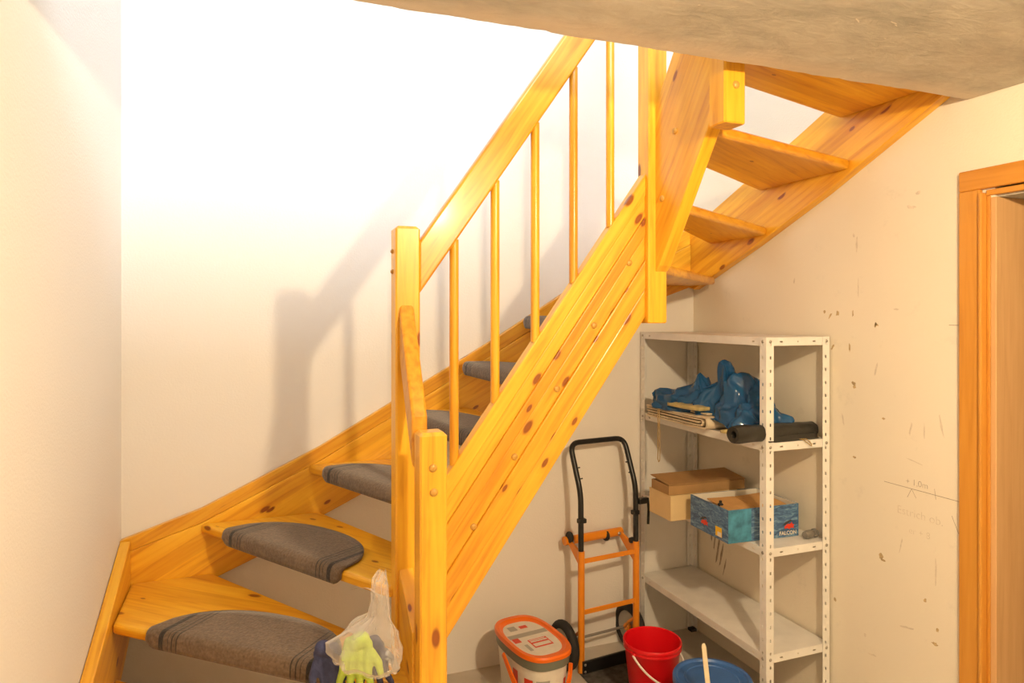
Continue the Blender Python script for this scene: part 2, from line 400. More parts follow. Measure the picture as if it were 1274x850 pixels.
def lathe(name, prof, mat, parent=None, loc=(0, 0, 0), seg=48, sx=1.0, sy=1.0, power=2.0, cap0=False, cap1=False, ang=35, rot=None):
    V, F = lathe_data(prof, seg, sx, sy, power)
    if cap0: F.append(list(range(seg)))
    if cap1: F.append([(len(prof) - 1) * seg + k for k in range(seg)])
    mw = Matrix.Translation(loc)
    if rot is not None: mw = mw @ rot.to_4x4()
    o = mesh_obj(name, V, F, mat, parent, True, mw)
    return smooth_by_angle(o, ang)
def round_path(pts, rad, n=5):
    out = [Vector(pts[0])]
    for i in range(1, len(pts) - 1):
        a, b, c = Vector(pts[i - 1]), Vector(pts[i]), Vector(pts[i + 1])
        d1 = (a - b).normalized(); d2 = (c - b).normalized()
        p0 = b + d1 * rad; p2 = b + d2 * rad
        for k in range(n + 1):
            t = k / n
            out.append(p0 * (1 - t) ** 2 + b * 2 * t * (1 - t) + p2 * t * t)
    out.append(Vector(pts[-1]))
    return out
def peg(parent, loc, axis, r=0.009, name='peg', mat=None, h=0.007):
    rot = Vector((0, 0, 1)).rotation_difference(Vector(axis)).to_matrix()
    return lathe(name, [(r, 0), (r, h * 0.3), (r * 0.85, h * 0.65), (r * 0.5, h * 0.92), (0.0008, h)], mat or M['peg'], parent, loc, 14, cap0=True, ang=60, rot=rot)
def text_obj(name, s, size, mat, parent, mw, extrude=0.0003, bold=0.0):
    cu = bpy.data.curves.new('tmp_text', 'FONT'); cu.body = s; cu.size = size; cu.extrude = extrude; cu.offset = bold
    cu.align_x = 'CENTER'; cu.align_y = 'CENTER'
    t = bpy.data.objects.new('tmp_text', cu); COL.objects.link(t)
    dg = bpy.context.evaluated_depsgraph_get()
    me = bpy.data.meshes.new_from_object(t.evaluated_get(dg))
    bpy.data.objects.remove(t); bpy.data.curves.remove(cu)
    me.name = name; me.materials.clear(); me.materials.append(mat)
    o = bpy.data.objects.new(name, me); link(o, parent); o.matrix_local = mw
    return o
def frame(xa, ya, org):
    xa = Vector(xa).normalized(); ya = Vector(ya).normalized(); za = xa.cross(ya)
    m = Matrix((xa, ya, za)).transposed().to_4x4(); m.translation = Vector(org)
    return m

# ------------------------------------------------------------------ the room
XL = -2.578          # left wall
ZC = 2.28            # underside of the concrete slab
ZU = 2.575           # upper floor
YS = -1.43           # edge of the stair opening
YF = -5.0            # wall behind the viewer
ZT = 5.0             # ceiling upstairs
def struct(name, lo, hi, mat, parent=None):
    o = box(name, lo, hi, mat, parent)
    if parent is None: o['kind'] = 'structure'
    return o
struct('floor', (XL - 0.2, YF - 0.2, -0.15), (2.2, 0.2, 0.0), M['floor'])
struct('wall_back', (XL - 0.2, 0.0, 0.0), (0.0, 0.2, ZT), M['wall_offwhite'])
struct('wall_left', (XL - 0.2, YF, 0.0), (XL, 0.0, ZT), M['wall_white'])
DY0, DY1, DZ = -1.512, -2.33, 1.99      # doorway in the right wall
wr = empty('wall_right', (0, 0, 0)); wr['kind'] = 'structure'
box('plaster_wall', (0.0, DY0 - 0.01, 0.0), (0.2, 0.2, ZT), M['wall_cream'], wr)
box('plaster_wall', (0.0, DY1, DZ + 0.01), (0.2, DY0 - 0.01, ZT), M['wall_cream'], wr)
box('plaster_wall', (0.0, YF, 0.0), (0.2, DY1 + 0.01, ZT), M['wall_cream'], wr)
struct('wall_front', (XL - 0.2, YF - 0.2, 0.0), (2.2, YF, ZC), M['wall_white'])
wu = empty('wall_upstairs', (0, 0, 0)); wu['kind'] = 'structure'
YU = -4.0
box('wall_below_window', (XL, YU - 0.2, ZU), (0.0, YU, 3.40), M['wall_white'], wu)
box('wall_above_window', (XL, YU - 0.2, 4.70), (0.0, YU, ZT), M['wall_white'], wu)
box('window_pier', (XL, YU - 0.2, 3.40), (-2.30, YU, 4.70), M['wall_white'], wu)
box('window_pier', (-0.40, YU - 0.2, 3.40), (0.0, YU, 4.70), M['wall_white'], wu)
w2 = struct('wall_passage', (2.0, YF, 0.0), (2.2, 0.2, ZC), M['wall_cream'])
struct('wall_passage_end', (0.2, -0.6, 0.0), (2.0, -0.4, ZC), M['wall_cream'])

# slab with a rough, slightly chipped edge at the stair opening
def slab():
    xs = [XL + i * (2.2 - XL) / 260 for i in range(261)]
    V = []; F = []
    def edge_y(x):
        j = 0.006 * noise.noise(Vector((x * 9, 0, 3.1))) + 0.004 * noise.noise(Vector((x * 31, 5, 0)))
        c = noise.noise(Vector((x * 14, 9, 1)))
        if c > 0.42: j -= (c - 0.42) * 0.05
        return YS + j
    def edge_z(x):
        return ZC + 0.003 * noise.noise(Vector((x * 7, 2, 2)))
    rows = []
    for x in xs:
        if x > 0.0: ye = 0.2 if x > 0.2 else YS
        else: ye = edge_y(x)
        z = edge_z(x)
        rows.append([(x, YF, ZC), (x, YS - 0.40, ZC), (x, YS - 0.16, ZC), (x, ye - 0.01, z), (x, ye, z + 0.012), (x, ye + 0.004, ZU - 0.015), (x, ye - 0.01, ZU), (x, YF, ZU)])
    rows = [r for r in rows if r[0][0] <= 0.001]
    for r in rows: V += r
    k = 8
    for i in range(len(rows) - 1):
        for j in range(k):
            F.append([i * k + j, i * k + (j + 1) % k, (i + 1) * k + (j + 1) % k, (i + 1) * k + j])
    F.append(list(range(k))); F.append([(len(rows) - 1) * k + j for j in range(k)])
    o = mesh_obj('ceiling', V, F, M['slab']); o['kind'] = 'structure'
    o.data.materials.append(M['slab_edge'])
    for p in o.data.polygons:
        c = p.center
        if c.y > YS - 0.02 and len(p.vertices) == 4: p.material_index = 1
    return o
CEIL_MARKS = [(-0.719, -1.774, .016, .003, .2), (-0.70, -1.765, .010, .002, .3), (-0.808, -1.754, .014, .003, .5), (-0.638, -1.572, .010, .002, .2), (-0.622, -1.570, .008, .002, .4), (-1.197, -1.69, .003, .003, 0), (-0.66, -1.70, .006, .002, .1)]
ceil = slab()
def ceiling_mark(x, y, w, h, ang, seed):
    rnd = random.Random(seed); pts = []
    for k in range(10):
        a = 2 * math.pi * k / 10; r = 0.5 + 0.6 * rnd.random(); u, v = math.cos(a) * w * r, math.sin(a) * h * r
        pts.append((x + u * math.cos(ang) - v * math.sin(ang), y + u * math.sin(ang) + v * math.cos(ang), ZC - 0.0006))
    me = bpy.data.meshes.new('scratch'); me.from_pydata(pts, [], [list(range(10))]); me.materials.append(M['card_white'])
    link(bpy.data.objects.new('scratch', me), ceil)
for i, (x, y, w, h, a) in enumerate(CEIL_MARKS): ceiling_mark(x, y, w, h, a, i)
struct('ceiling_passage', (0.2, YF, ZC), (2.2, -0.4, ZC + 0.2), M['slab'])
struct('ceiling_upstairs', (XL - 0.2, YF - 0.2, ZT), (0.2, 0.2, ZT + 0.15), M['wall_white'])
# upstairs window
wn = empty('window_1', (-1.35, YU - 0.12, 3.40)); wn['kind'] = 'structure'
for lo, hi in (((-0.95, -0.03, 0.0), (0.95, 0.03, 0.05)), ((-0.95, -0.03, 1.25), (0.95, 0.03, 1.30)), ((-0.95, -0.03, 0.05), (-0.90, 0.03, 1.25)), ((0.90, -0.03, 0.05), (0.95, 0.03, 1.25))):
    box('window_frame', lo, hi, M['white_pl'], wn, 0.004)

# door lining and casing
dr = empty('door_1', (0, DY0, 0)); dr['kind'] = 'structure'
def dbox(name, lo, hi, mat, grain, bev=0.002): return box(name, (lo[0], lo[1] - DY0, lo[2]), (hi[0], hi[1] - DY0, hi[2]), mat, dr, bev, grain)
dbox('door_casing', (-0.016, -1.486, 0.0), (0.0, -1.418, 1.988), M['veneer'], 'z', 0.004)
dbox('door_casing', (-0.016, DY1 - 0.06, 0.0), (0.0, DY1 + 0.03, 1.988), M['veneer'], 'z', 0.004)
dbox('head_casing', (-0.016, DY1 - 0.06, 1.988), (0.0, -1.418, 2.052), M['veneer'], 'y', 0.004)
dbox('casing_lip', (-0.026, -1.498, 0.0), (0.004, -1.486, 1.976), M['veneer'], 'z', 0.004)
dbox('head_lip', (-0.006, DY1 + 0.03, 1.966), (0.012, -1.498, 1.984), M['veneer'], 'y', 0.003)
dbox('rabbet_strip', (-0.004, -1.510, 0.0), (0.03, -1.498, 1.966), M['veneer'], 'z', 0.003)
dbox('jamb_lining', (-0.003, -1.528, 0.0), (0.21, -1.510, 1.96), M['veneer_lining'], 'z', 0.002)
dbox('jamb_lining', (0.0, DY1, 0.0), (0.21, DY1 + 0.016, 1.96), M['veneer_lining'], 'z', 0.002)
dbox('head_lining', (0.012, DY1, 1.96), (0.21, -1.508, 1.98), M['slab'], 'y', 0.002)

# marks on the cream wall
def blotch(name, y, z, w, h, ang, mat, parent, seed, x=-0.0006, plane='x'):
    rnd = random.Random(seed); n = 12; pts = []
    for k in range(n):
        a = 2 * math.pi * k / n; r = 0.6 + 0.55 * rnd.random()
        u = math.cos(a) * w * r; v = math.sin(a) * h * r
        uu = u * math.cos(ang) - v * math.sin(ang); vv = u * math.sin(ang) + v * math.cos(ang)
        pts.append((x, y + uu, z + vv) if plane == 'x' else (y + uu, x, z + vv))
    me = bpy.data.meshes.new(name); me.from_pydata(pts, [], [list(range(n))]); me.materials.append(mat)
    o = bpy.data.objects.new(name, me); link(o, parent)
    return o
ST = [(-0.86, 1.613, .006, .008), (-0.924, 1.606, .008, .012), (-0.888, 1.597, .004, .016), (-0.996, 1.606, .004, .014), (-1.095, 1.565, .005, .013), (-0.9, 1.475, .005, .012), (-0.981, 1.478, .004, .02),
      (-0.999, 1.343, .014, .008), (-1.003, 1.331, .008, .009), (-1.129, 1.229, .008, .005), (-1.003, 1.066, .008, .005), (-1.119, 0.733, .012, .011), (-1.128, 0.722, .012, .005), (-0.912, 0.496, .009, .008),
      (-1.291, 0.641, .006, .008), (-1.326, 0.511, .012, .006), (-1.335, 0.56, .006, .009), (-1.10, 1.565, .010, .005)]
for i, (y, z, w, h) in enumerate(ST): blotch('stain', y, z, w, h, 0.3 * (i % 3), M['stain'], wr, i)
FA = [(-1.237, 1.208, .004, .03), (-1.288, 1.211, .003, .028), (-1.349, 1.236, .004, .04), (-0.698, 1.741, .004, .014), (-1.014, 1.865, .005, .03), (-1.265, 2.015, .012, .006), (-1.098, 1.402, .004, .03), (-1.02, 1.70, .003, .04),
      (-1.0, 1.90, .006, .008), (-1.24, 1.97, .02, .006), (-1.18, 1.62, .012, .004), (-0.95, 1.2, .004, .03), (-1.2, 0.8, .003, .03), (-1.33, 0.75, .004, .05), (-1.22, 0.52, .03, .004), (-1.25, 1.1, .04, .002), (-1.05, 0.42, .006, .008), (-1.08, 0.36, .02, .004)]
for i, (y, z, w, h) in enumerate(FA): blotch('scuff', y, z, w, h, 0.2 - 0.2 * (i % 3), M['scuff_faint'], wr, 50 + i)
for i, (y, z, w, h, a) in enumerate([(-0.150, 0.53, .008, .05, .1), (-0.175, 0.51, .006, .07, .15), (-0.20, 0.47, .007, .09, .2), (-0.225, 0.44, .008, .08, .25), (-0.25, 0.40, .005, .05, .3), (-0.12, 0.56, .010, .03, 0)]):
    blotch('scuff', y, z, w, h, a, M['scuff'], wr, 90 + i)
def wall_line(name, a, b, w, mat, parent):
    a = Vector((0, a[0], a[1])); b = Vector((0, b[0], b[1])); d = (b - a).normalized(); s = Vector((0, -d.z, d.y)) * w / 2
    me = bpy.data.meshes.new(name); X = Vector((-0.0008, 0, 0))
    me.from_pydata([tuple(a + s + X), tuple(b + s + X), tuple(b - s + X), tuple(a - s + X)], [], [[0, 1, 2, 3]]); me.materials.append(mat)
    return link(bpy.data.objects.new(name, me), parent)
wall_line('pencil_line', (-1.132, 1.005), (-1.416, 1.003), 0.0016, M['pencil'], wr)
wall_line('pencil_line', (-1.241, 1.004), (-1.225, 0.972), 0.0014, M['scuff'], wr)
wall_line('pencil_line', (-1.241, 1.004), (-1.258, 0.976), 0.0014, M['scuff'], wr)
wall_line('pencil_line', (-1.385, 0.951), (-1.408, 0.900), 0.0016, M['scuff'], wr)
wall_line('pencil_line', (-1.402, 0.965), (-1.406, 0.92), 0.0014, M['scuff_faint'], wr)
wall_line('pencil_line', (-1.375, 1.567), (-1.408, 1.567), 0.0018, M['pencil'], wr)
wall_line('pencil_line', (-1.325, 1.024), (-1.33, 0.99), 0.0014, M['scuff'], wr)
RW = lambda y, z, tilt=0.0: Matrix.Translation((-0.0008, y, z)) @ Matrix.Rotation(tilt, 4, 'X') @ frame((0, -1, 0), (0, 0, 1), (0, 0, 0))
text_obj('pencil_writing', '+ 1,0m', 0.030, M['scuff'], wr, RW(-1.26, 1.026), 0.0001, -0.0006)
text_obj('pencil_writing', 'Estrich ob.', 0.040, M['scuff_faint'], wr, RW(-1.27, 0.92), 0.0001, -0.0006)
text_obj('pencil_writing', 'er + 8', 0.032, M['scuff_faint'], wr, RW(-1.27, 0.86), 0.0001, -0.0006)

# ------------------------------------------------------------------ the staircase
RISE = 0.198; TH = 0.036
stair = empty('staircase', (-1.69, -0.92, 0))
tag(stair, 'open winding pine staircase with varnished newels, railing and grey mats', 'staircase')
SO = Vector((-1.69, -0.92, 0))
def L3(p): return Vector(p) - SO
def sprism(name, pts, n, t, g, mat, bev=0.0, seg=2, parent=None): return prism(name, [L3(p) for p in pts], n, t, g, mat, parent or stair, bev, seg)
def sbox(name, lo, hi, mat, bev=0.0, grain='x', parent=None): return box(name, L3(lo), L3(hi), mat, parent or stair, bev, grain)
YB, XR, XW = -0.042, -0.042, XL + 0.040     # inner faces of the wall stringers
# nosing lines: wall end -> inner end
NOS = {1: ((XW, -1.30), (-1.66, -1.43)), 2: ((XW, -0.85), (-1.69, -1.28)), 3: ((XW, -0.405), (-1.69, -1.145)), 4: ((-2.302, YB), (-1.735, -0.915)),
       5: ((-1.90, YB), (-1.51, -0.90)), 6: ((-1.55, YB), (-1.37, -0.90)), 7: ((-1.25, YB), (-1.226, -0.90)), 8: ((-0.955, YB), (-1.084, -0.90)),
       9: ((-0.50, YB), (-0.94, -0.90)), 10: ((XR, -0.185), (-0.82, -0.90)), 11: ((XR, -0.535), (-0.80, -0.985)), 12: ((XR, -0.975), (-0.80, -1.19)), 13: ((XR, -1.36), (-0.80, -1.40))}
OV = 0.045
def shift_up(n):
    a, b = Vector(NOS[n][0]), Vector(NOS[n][1])
    d = (b - a).normalized(); up = Vector((-d.y, d.x))      # toward the next step (left turn of wall->inner direction)
    return a, b, d, up
def tread(n):
    a, b = Vector(NOS[n][0]), Vector(NOS[n][1]); a2, b2 = Vector(NOS[n + 1][0]), Vector(NOS[n + 1][1])
    d2 = (b2 - a2).normalized(); up = Vector((-d2.y, d2.x))
    ref = (a2 + b2) / 2 - (a + b) / 2
    if up.dot(ref) < 0: up = -up
    def on_wall(p, other):    # back edge moved up the flight by the overlap, kept on its wall line
        return p
    if n + 1 <= 3: a2 = Vector((XW, a2.y + OV)); b2 = Vector((b2.x, b2.y + OV))
    elif n + 1 <= 9:
        a2 = Vector((a2.x + OV, YB)); b2 = Vector((b2.x + OV * 0.9, b2.y))
        if n + 1 == 4: b2 = Vector((-1.70, -0.905))
    else:
        a2 = Vector((XR, a2.y - OV)); b2 = Vector((b2.x, b2.y - OV))
        if n + 1 == 10: b2 = Vector((-0.80, -0.92))
    pts = [a]
    if n == 3: pts.append(Vector((XW, YB)))
    if n == 9: pts.append(Vector((XR, YB)))
    pts += [a2, b2]
    if n in (2, 3): pts.append(Vector((-1.69, -0.965)) if n == 3 else Vector((b2.x, b2.y)))
    if n == 2: pts.pop()
    pts.append(b)
    z = n * RISE - TH
    o = sprism('tread', [(p.x, p.y, z) for p in pts], (0, 0, 1), TH, (b - a).to_3d(), M['pine_tread'], 0.011, 3)
    return o
for n in range(1, 13): tread(n)

# stringers on the walls
bt = [(XL, .752), (-2.3, .845), (-1.85, 1.058), (-1.44, 1.292), (-1.1, 1.485), (-0.75, 1.70), (-0.042, 2.04)]
bb = [(-0.042, 1.742), (-0.18, 1.695), (-1.69, .845), (-1.84, .775), (-2.07, .645), (-2.23, .580), (XL, .44)]
wst = bpy.data.objects.new('wall_stringer', None); link(wst, stair)
mid = [(XL, .700), (-2.3, .790), (-1.85, 1.000), (-1.44, 1.230), (-1.1, 1.420), (-0.75, 1.625), (-0.042, 1.955)]
sprism('plank', [(x, -0.002, z) for x, z in bt + mid[::-1]], (0, -1, 0), 0.031, (0.87, 0, 0.49), M['pine_glued'], 0.003, 2, wst)
sprism('plank', [(x, -0.002, z) for x, z in mid + bb], (0, -1, 0), 0.038, (0.87, 0, 0.49), M['pine_glued'], 0.004, 2, wst)
rt = [(-0.002, 2.015), (-0.297, 2.137), (-0.749, 2.322), (-1.40, 2.60)]
rb = [(-1.40, 2.312), (-0.904, 2.073), (-0.511, 1.905), (-0.06, 1.728), (-0.002, 1.742)]
sprism('wall_stringer', [(-0.002, y, z) for y, z in rt + rb], (-1, 0, 0), 0.04, (0, -0.92, 0.40), M['pine_glued'], 0.003)
lt = [(-0.04, .752), (-0.674, .548), (-1.40, .315)]
lb = [(-1.40, 0.0), (-1.12, 0.0), (-0.04, .40)]
sprism('wall_stringer', [(XL + 0.002, y, z) for y, z in lt + lb], (1, 0, 0), 0.036, (0, 0.95, 0.3), M['pine_glued'], 0.004)

# outer stringer of the middle flight, glued from strips
x0, x1 = -1.653, -0.868
top = lambda x: 1.113 + 1.392 * (x + 1.563)
bot = lambda x: 0.610 + 1.405 * (x + 1.568)
ostr = bpy.data.objects.new('outer_stringer', None); link(ostr, stair)
cuts = [0.0, 0.155, 0.30, 0.43, 0.60, 0.80, 1.0]
for i in range(len(cuts) - 1):
    f0, f1 = cuts[i], cuts[i + 1]
    lerp = lambda x, f: top(x) + (bot(x) - top(x)) * f
    pts = [(x0, -0.900, lerp(x0, f0)), (x1, -0.900, lerp(x1, f0)), (x1, -0.900, lerp(x1, f1)), (x0, -0.900, lerp(x0, f1))]
    dz = [0.0, -0.005, -0.001, -0.006, 0.0, -0.004][i]
    sprism('plank', pts, (0, -1, 0), 0.045 + dz, (0.58, 0, 0.81), M['pine'], 0.004, 2, ostr)
for (x, z) in [(-1.062, 1.566), (-1.196, 1.362), (-1.342, 1.154), (-1.477, 0.949), (-0.93, 1.775)]:
    peg(ostr, L3((x, -0.9385, z)), (0, -1, 0), 0.011)
# outer stringer of the upper flight, left face towards the opening
ustr = sprism('outer_stringer', [(-0.842, y, z) for y, z in ((-0.958, 2.30), (-1.36, 2.86), (-1.36, 2.325), (-1.297, 2.235), (-0.985, 1.765), (-0.966, 1.748), (-0.958, 1.745))], (1, 0, 0), 0.046, (0, -0.58, 0.81), M['pine_glued'], 0.003)
def speg(parent, p, ax, r=0.011):     # peg given in world space under a rotated board
    q = MW[parent.name].inverted() @ L3(p); rotinv = MW[parent.name].to_3x3().inverted()
    return peg(parent, q, rotinv @ Vector(ax), r)
speg(ustr, (-0.842, -1.077, 2.192), (-1, 0, 0)); speg(ustr, (-0.842, -1.003, 1.986), (-1, 0, 0))
# short outer stringer between start newel and corner newel
sprism('outer_stringer', [(-1.712, y, z) for y, z in ((-0.955, .86), (-1.135, .745), (-1.135, .36), (-0.955, .50))], (1, 0, 0), 0.042, (0, 0.8, 0.6), M['pine'], 0.003)

def newel(x0, y0, z0, z1, s=0.073, cham=0.009, name='newel_post'):
    b = 0.005
    def ring(w, z):
        h = s / 2 - w; c = b if w < 0.004 else b * 0.6
        return [(-h + c, -h, z), (h - c, -h, z), (h, -h + c, z), (h, h - c, z), (h - c, h, z), (-h + c, h, z), (-h, h - c, z), (-h, -h + c, z)]
    # local X runs up the post so that the grain follows it
    rings = [ring(0.003, z0), ring(0, z0 + 0.004), ring(0, z1 - cham), ring(cham, z1)]
    V = []; F = []
    c = Vector((x0 + s / 2, y0 + s / 2, 0)) - SO
    for r in rings:
        for (u, v, z) in r: V.append((z, -u, v) if False else (z - z0, u, v))
    for i in range(3):
        for k in range(8): F.append([i * 8 + k, i * 8 + (k + 1) % 8, i * 8 + 8 + (k + 1) % 8, i * 8 + 8 + k])
    F.append(list(range(8))); F.append([24 + k for k in range(8)])
    R = Matrix(((0, 1, 0), (0, 0, 1), (1, 0, 0))).to_4x4()      # local x->z, y->x, z->y
    R.translation = (c.x, c.y, z0)
    return mesh_obj(name, V, F, M['pine'], stair, mw=R)
np_low = newel(-1.706, -1.205, 0.0, 1.292)
np_tall = newel(-1.722, -0.962, 0.0, 1.862)
np_up = newel(-0.868, -0.962, 1.572, 3.45)
np_end = newel(-0.880, -1.372, 2.140, 3.50)
speg(np_low, (-1.672, -1.205, 1.201), (0, -1, 0)); speg(np_low, (-1.670, -1.205, 1.137), (0, -1, 0))
speg(np_tall, (-1.722, -0.917, 1.789), (-1, 0, 0), 0.007); speg(np_tall, (-1.722, -0.917, 1.729), (-1, 0, 0), 0.007)
speg(np_end, (-0.842, -1.372, 2.247), (0, -1, 0), 0.011)

# handrails
rx0, rx1 = -1.650, -0.868
hr = lambda x: 1.812 + 1.43 * (x + 1.653)
sprism('handrail', [(rx0, -0.903, hr(rx0)), (rx1, -0.903, hr(rx1)), (rx1, -0.903, hr(rx1) - 0.157), (rx0, -0.903, hr(rx0) - 0.157)], (0, -1, 0), 0.045, (0.57, 0, 0.82), M['pine_clear'], 0.007, 3)
sprism('handrail', [(-1.712, -0.958, 1.635), (-1.712, -1.132, 1.325), (-1.712, -1.132, 1.185), (-1.712, -0.958, 1.475)], (1, 0, 0), 0.044, (0, -0.5, 0.87), M['pine_clear'], 0.008, 3)
u0 = lambda y: 2.98 + 1.40 * (-y - 0.96)
sprism('handrail', [(-0.852, -0.962, u0(-0.962)), (-0.852, -1.30, u0(-1.30)), (-0.852, -1.30, u0(-1.30) - 0.15), (-0.852, -0.962, u0(-0.962) - 0.15)], (1, 0, 0), 0.044, (0, -0.58, 0.81), M['pine_clear'], 0.007, 3)
# balusters
for x in (-1.535, -1.402, -1.266, -1.130, -0.994):
    z0, z1 = top(x) - 0.012, hr(x) - 0.15
    path = [(0, 0, 0), (z1 - z0, 0, 0)]
    V, F = tube_data(path, 0.0142, 16)
    R = Matrix(((0, 1, 0), (0, 0, 1), (1, 0, 0))).to_4x4(); R.translation = L3((x, -0.924, z0))
    smooth_by_angle(mesh_obj('baluster', V, F, M['pine_clear'], stair, True, R))

# ------------------------------------------------------------------ carpet mats on the steps
def mat_on(n, s0, s1, depth, label):
    a, b = Vector(NOS[n][0]), Vector(NOS[n][1]); d = (b - a).normalized()
    up = Vector((-d.y, d.x))
    a2, b2 = Vector(NOS[n + 1][0]), Vector(NOS[n + 1][1])
    if up.dot((a2 + b2) / 2 - (a + b) / 2) < 0: up = -up
    hw = (s1 - s0) / 2; c = a + d * (s0 + s1) / 2
    z = n * RISE
    NU, V, F = 44, [], []
    R = 0.012
    for i in range(NU + 1):
        u = -hw + 2 * hw * i / NU
        t = min(abs(u) / hw, 1)
        dep = 0.012 + (depth - 0.012) * max(0.0, 1 - t ** 2.3) ** 0.5
        prof = [(dep, 0.0035)] + [(dep + (R - dep) * k / 6, 0.0035) for k in range(1, 7)]
        for k in range(1, 5):
            an = math.pi / 2 * k / 4
            prof.append((R - (R + 0.003) * math.sin(an), 0.0035 - (R + 0.0035) * (1 - math.cos(an))))
        fl = 0.044 if t < 0.93 else 0.044 - 0.02 * (t - 0.93) / 0.07
        prof.append((-0.0045, -fl * 0.7)); prof.append((-0.003, -fl))
        for (v, zz) in prof: V.append((u, v, zz))
    k = 13
    for i in range(NU):
        for j in range(k - 1): F.append([i * k + j, i * k + j + 1, (i + 1) * k + j + 1, (i + 1) * k + j])
    mw = Matrix(((d.x, up.x, 0, c.x), (d.y, up.y, 0, c.y), (0, 0, 1, z + 0.001), (0, 0, 0, 1)))
    o = mesh_obj('stair_mat', V, F, M['carpet'], None, True, mw)
    so = o.modifiers.new('thickness', 'SOLIDIFY'); so.thickness = 0.008; so.offset = 1.0
    # outward = away from the wood
    me = o.data
    if me.polygons[3].normal.z < 0:
        bm = bmesh.new(); bm.from_mesh(me); bmesh.ops.reverse_faces(bm, faces=bm.faces); bm.to_mesh(me); bm.free()
    tag(o, label, 'stair mat', 'half-round grey mats on the treads')
    return o
mat_on(3, 0.155, 0.835, 0.225, 'largest grey half-round stair mat, on the lowest tread in view by the gloves')
mat_on(4, 0.17, 0.835, 0.225, 'grey half-round stair mat on the second tread up, just above the largest mat')
mat_on(5, 0.13, 0.78, 0.215, 'grey half-round stair mat cut off by the tall newel post at its right')
mat_on(6, 0.07, 0.72, 0.200, 'grey stair mat seen just right of the tall newel post behind the first baluster')
mat_on(7, 0.05, 0.70, 0.190, 'grey stair mat behind the second baluster with its left tip showing')
mat_on(8, 0.05, 0.70, 0.180, 'smallest visible stair mat, high up beside the third baluster')

# ------------------------------------------------------------------ metal shelf unit
SX0, SX1, SY0, SY1 = -0.318, -0.012, -0.895, -0.014
shelf = empty('shelf_unit', ((SX0 + SX1) / 2, (SY0 + SY1) / 2, 0))
tag(shelf, 'white slotted-angle metal shelf unit standing in the corner', 'shelf')
HO = Vector(shelf.location)
SH = 1.516; FW = 0.034; PT = 0.0018
def perforated_post(cx, cy, dx, dy):
    """L-profile post: corner at cx,cy with flanges running dx along X and dy along Y, slotted holes"""
    V = []; F = []
    pitch = 0.0505; n = int(SH / pitch)
    def flange(ax):
        # columns across the flange, hole between col 1 and 2
        cols = [0.0, FW * 0.46, FW * 0.46 + 0.007, FW]
        zs = []
        for k in range(n):
            z = k * pitch
            zs += [(z, False), (z + 0.019, True), (z + 0.031, False)]
        zs.append((SH, None))
        base = len(V)
        for (z, h) in zs:
            for c in cols: V.append((cx + dx * c, cy, z) if ax == 'x' else (cx, cy + dy * c, z))
        for i in range(len(zs) - 1):
            for j in range(3):
                if j == 1 and zs[i][1] is True: continue
                F.append([base + i * 4 + j, base + i * 4 + j + 1, base + i * 4 + 5 + j, base + i * 4 + 4 + j])
    flange('x'); flange('y')
    me_v = [Vector(v) - HO for v in V]
    o = mesh_obj('post', me_v, F, M['shelf'], shelf)
    s = o.modifiers.new('thickness', 'SOLIDIFY'); s.thickness = PT; s.offset = 0
    return o
posts = [perforated_post(SX0, SY0, 1, 1), perforated_post(SX1, SY0, -1, 1), perforated_post(SX0, SY1, 1, -1), perforated_post(SX1, SY1, -1, -1)]
LIP = 0.031
ZS = [0.292, 0.690, 1.088, 1.484]
def shelf_board(zb):
    e = 0.0025; x0, x1, y0, y1 = SX0 + e, SX1 - e, SY0 + e, SY1 - e; zt = zb + LIP; r = 0.02; t = 0.001
    bm = bmesh.new()
    def quad(ps): bm.faces.new([bm.verts.new(Vector(p) - HO) for p in ps])
    quad([(x0, y0, zt), (x1, y0, zt), (x1, y1, zt), (x0, y1, zt)])
    def lip(p, q, inward):
        # lip with a slot near each end and a round hole in the middle
        p = Vector(p); q = Vector(q); L = (q - p).length; d = (q - p) / L
        us = [0.0, 0.064, 0.078, L / 2 - 0.002, L / 2 + 0.002, L - 0.078, L - 0.064, L]
        zz = [zb, zb + 0.012, zb + 0.0175, zt]
        g = [[bm.verts.new(Vector((p.x + d.x * u, p.y + d.y * u, z)) - HO) for u in us] for z in zz]
        for i in range(3):
            for j in range(7):
                if i == 1 and j in (1, 3, 5): continue
                bm.faces.new([g[i][j], g[i][j + 1], g[i + 1][j + 1], g[i + 1][j]])
        iv = Vector(inward) * 0.012
        b = [bm.verts.new(Vector((p.x, p.y, zb)) + iv - HO), bm.verts.new(Vector((q.x, q.y, zb)) + iv - HO)]
        bm.faces.new([g[0][0], g[0][7], b[1], b[0]])
    lip((x0, y0, 0), (x1, y0, 0), (0, 1, 0)); lip((x1, y0, 0), (x1, y1, 0), (-1, 0, 0)); lip((x1, y1, 0), (x0, y1, 0), (0, -1, 0)); lip((x0, y1, 0), (x0, y0, 0), (1, 0, 0))
    bmesh.ops.remove_doubles(bm, verts=bm.verts, dist=1e-5)
    me = bpy.data.meshes.new('shelf_board'); bm.to_mesh(me); bm.free(); me.materials.append(M['shelf'])
    o = bpy.data.objects.new('shelf_board', me); link(o, shelf)
    s = o.modifiers.new('thickness', 'SOLIDIFY'); s.thickness = t; s.offset = 0
    zc = zb + 0.0155
    for (bx, by, ax) in ((SX0 - 0.001, SY0 + 0.018, (-1, 0, 0)), (SX0 + 0.018, SY0 - 0.001, (0, -1, 0)), (SX1 - 0.016, SY0 - 0.001, (0, -1, 0)), (SX0 - 0.001, SY1 - 0.018, (-1, 0, 0))):
        peg(o, Vector((bx, by, zc)) - HO, ax, 0.0062, 'bolt', M['bolt'], 0.004)
    return o
for z in ZS: shelf_board(z)
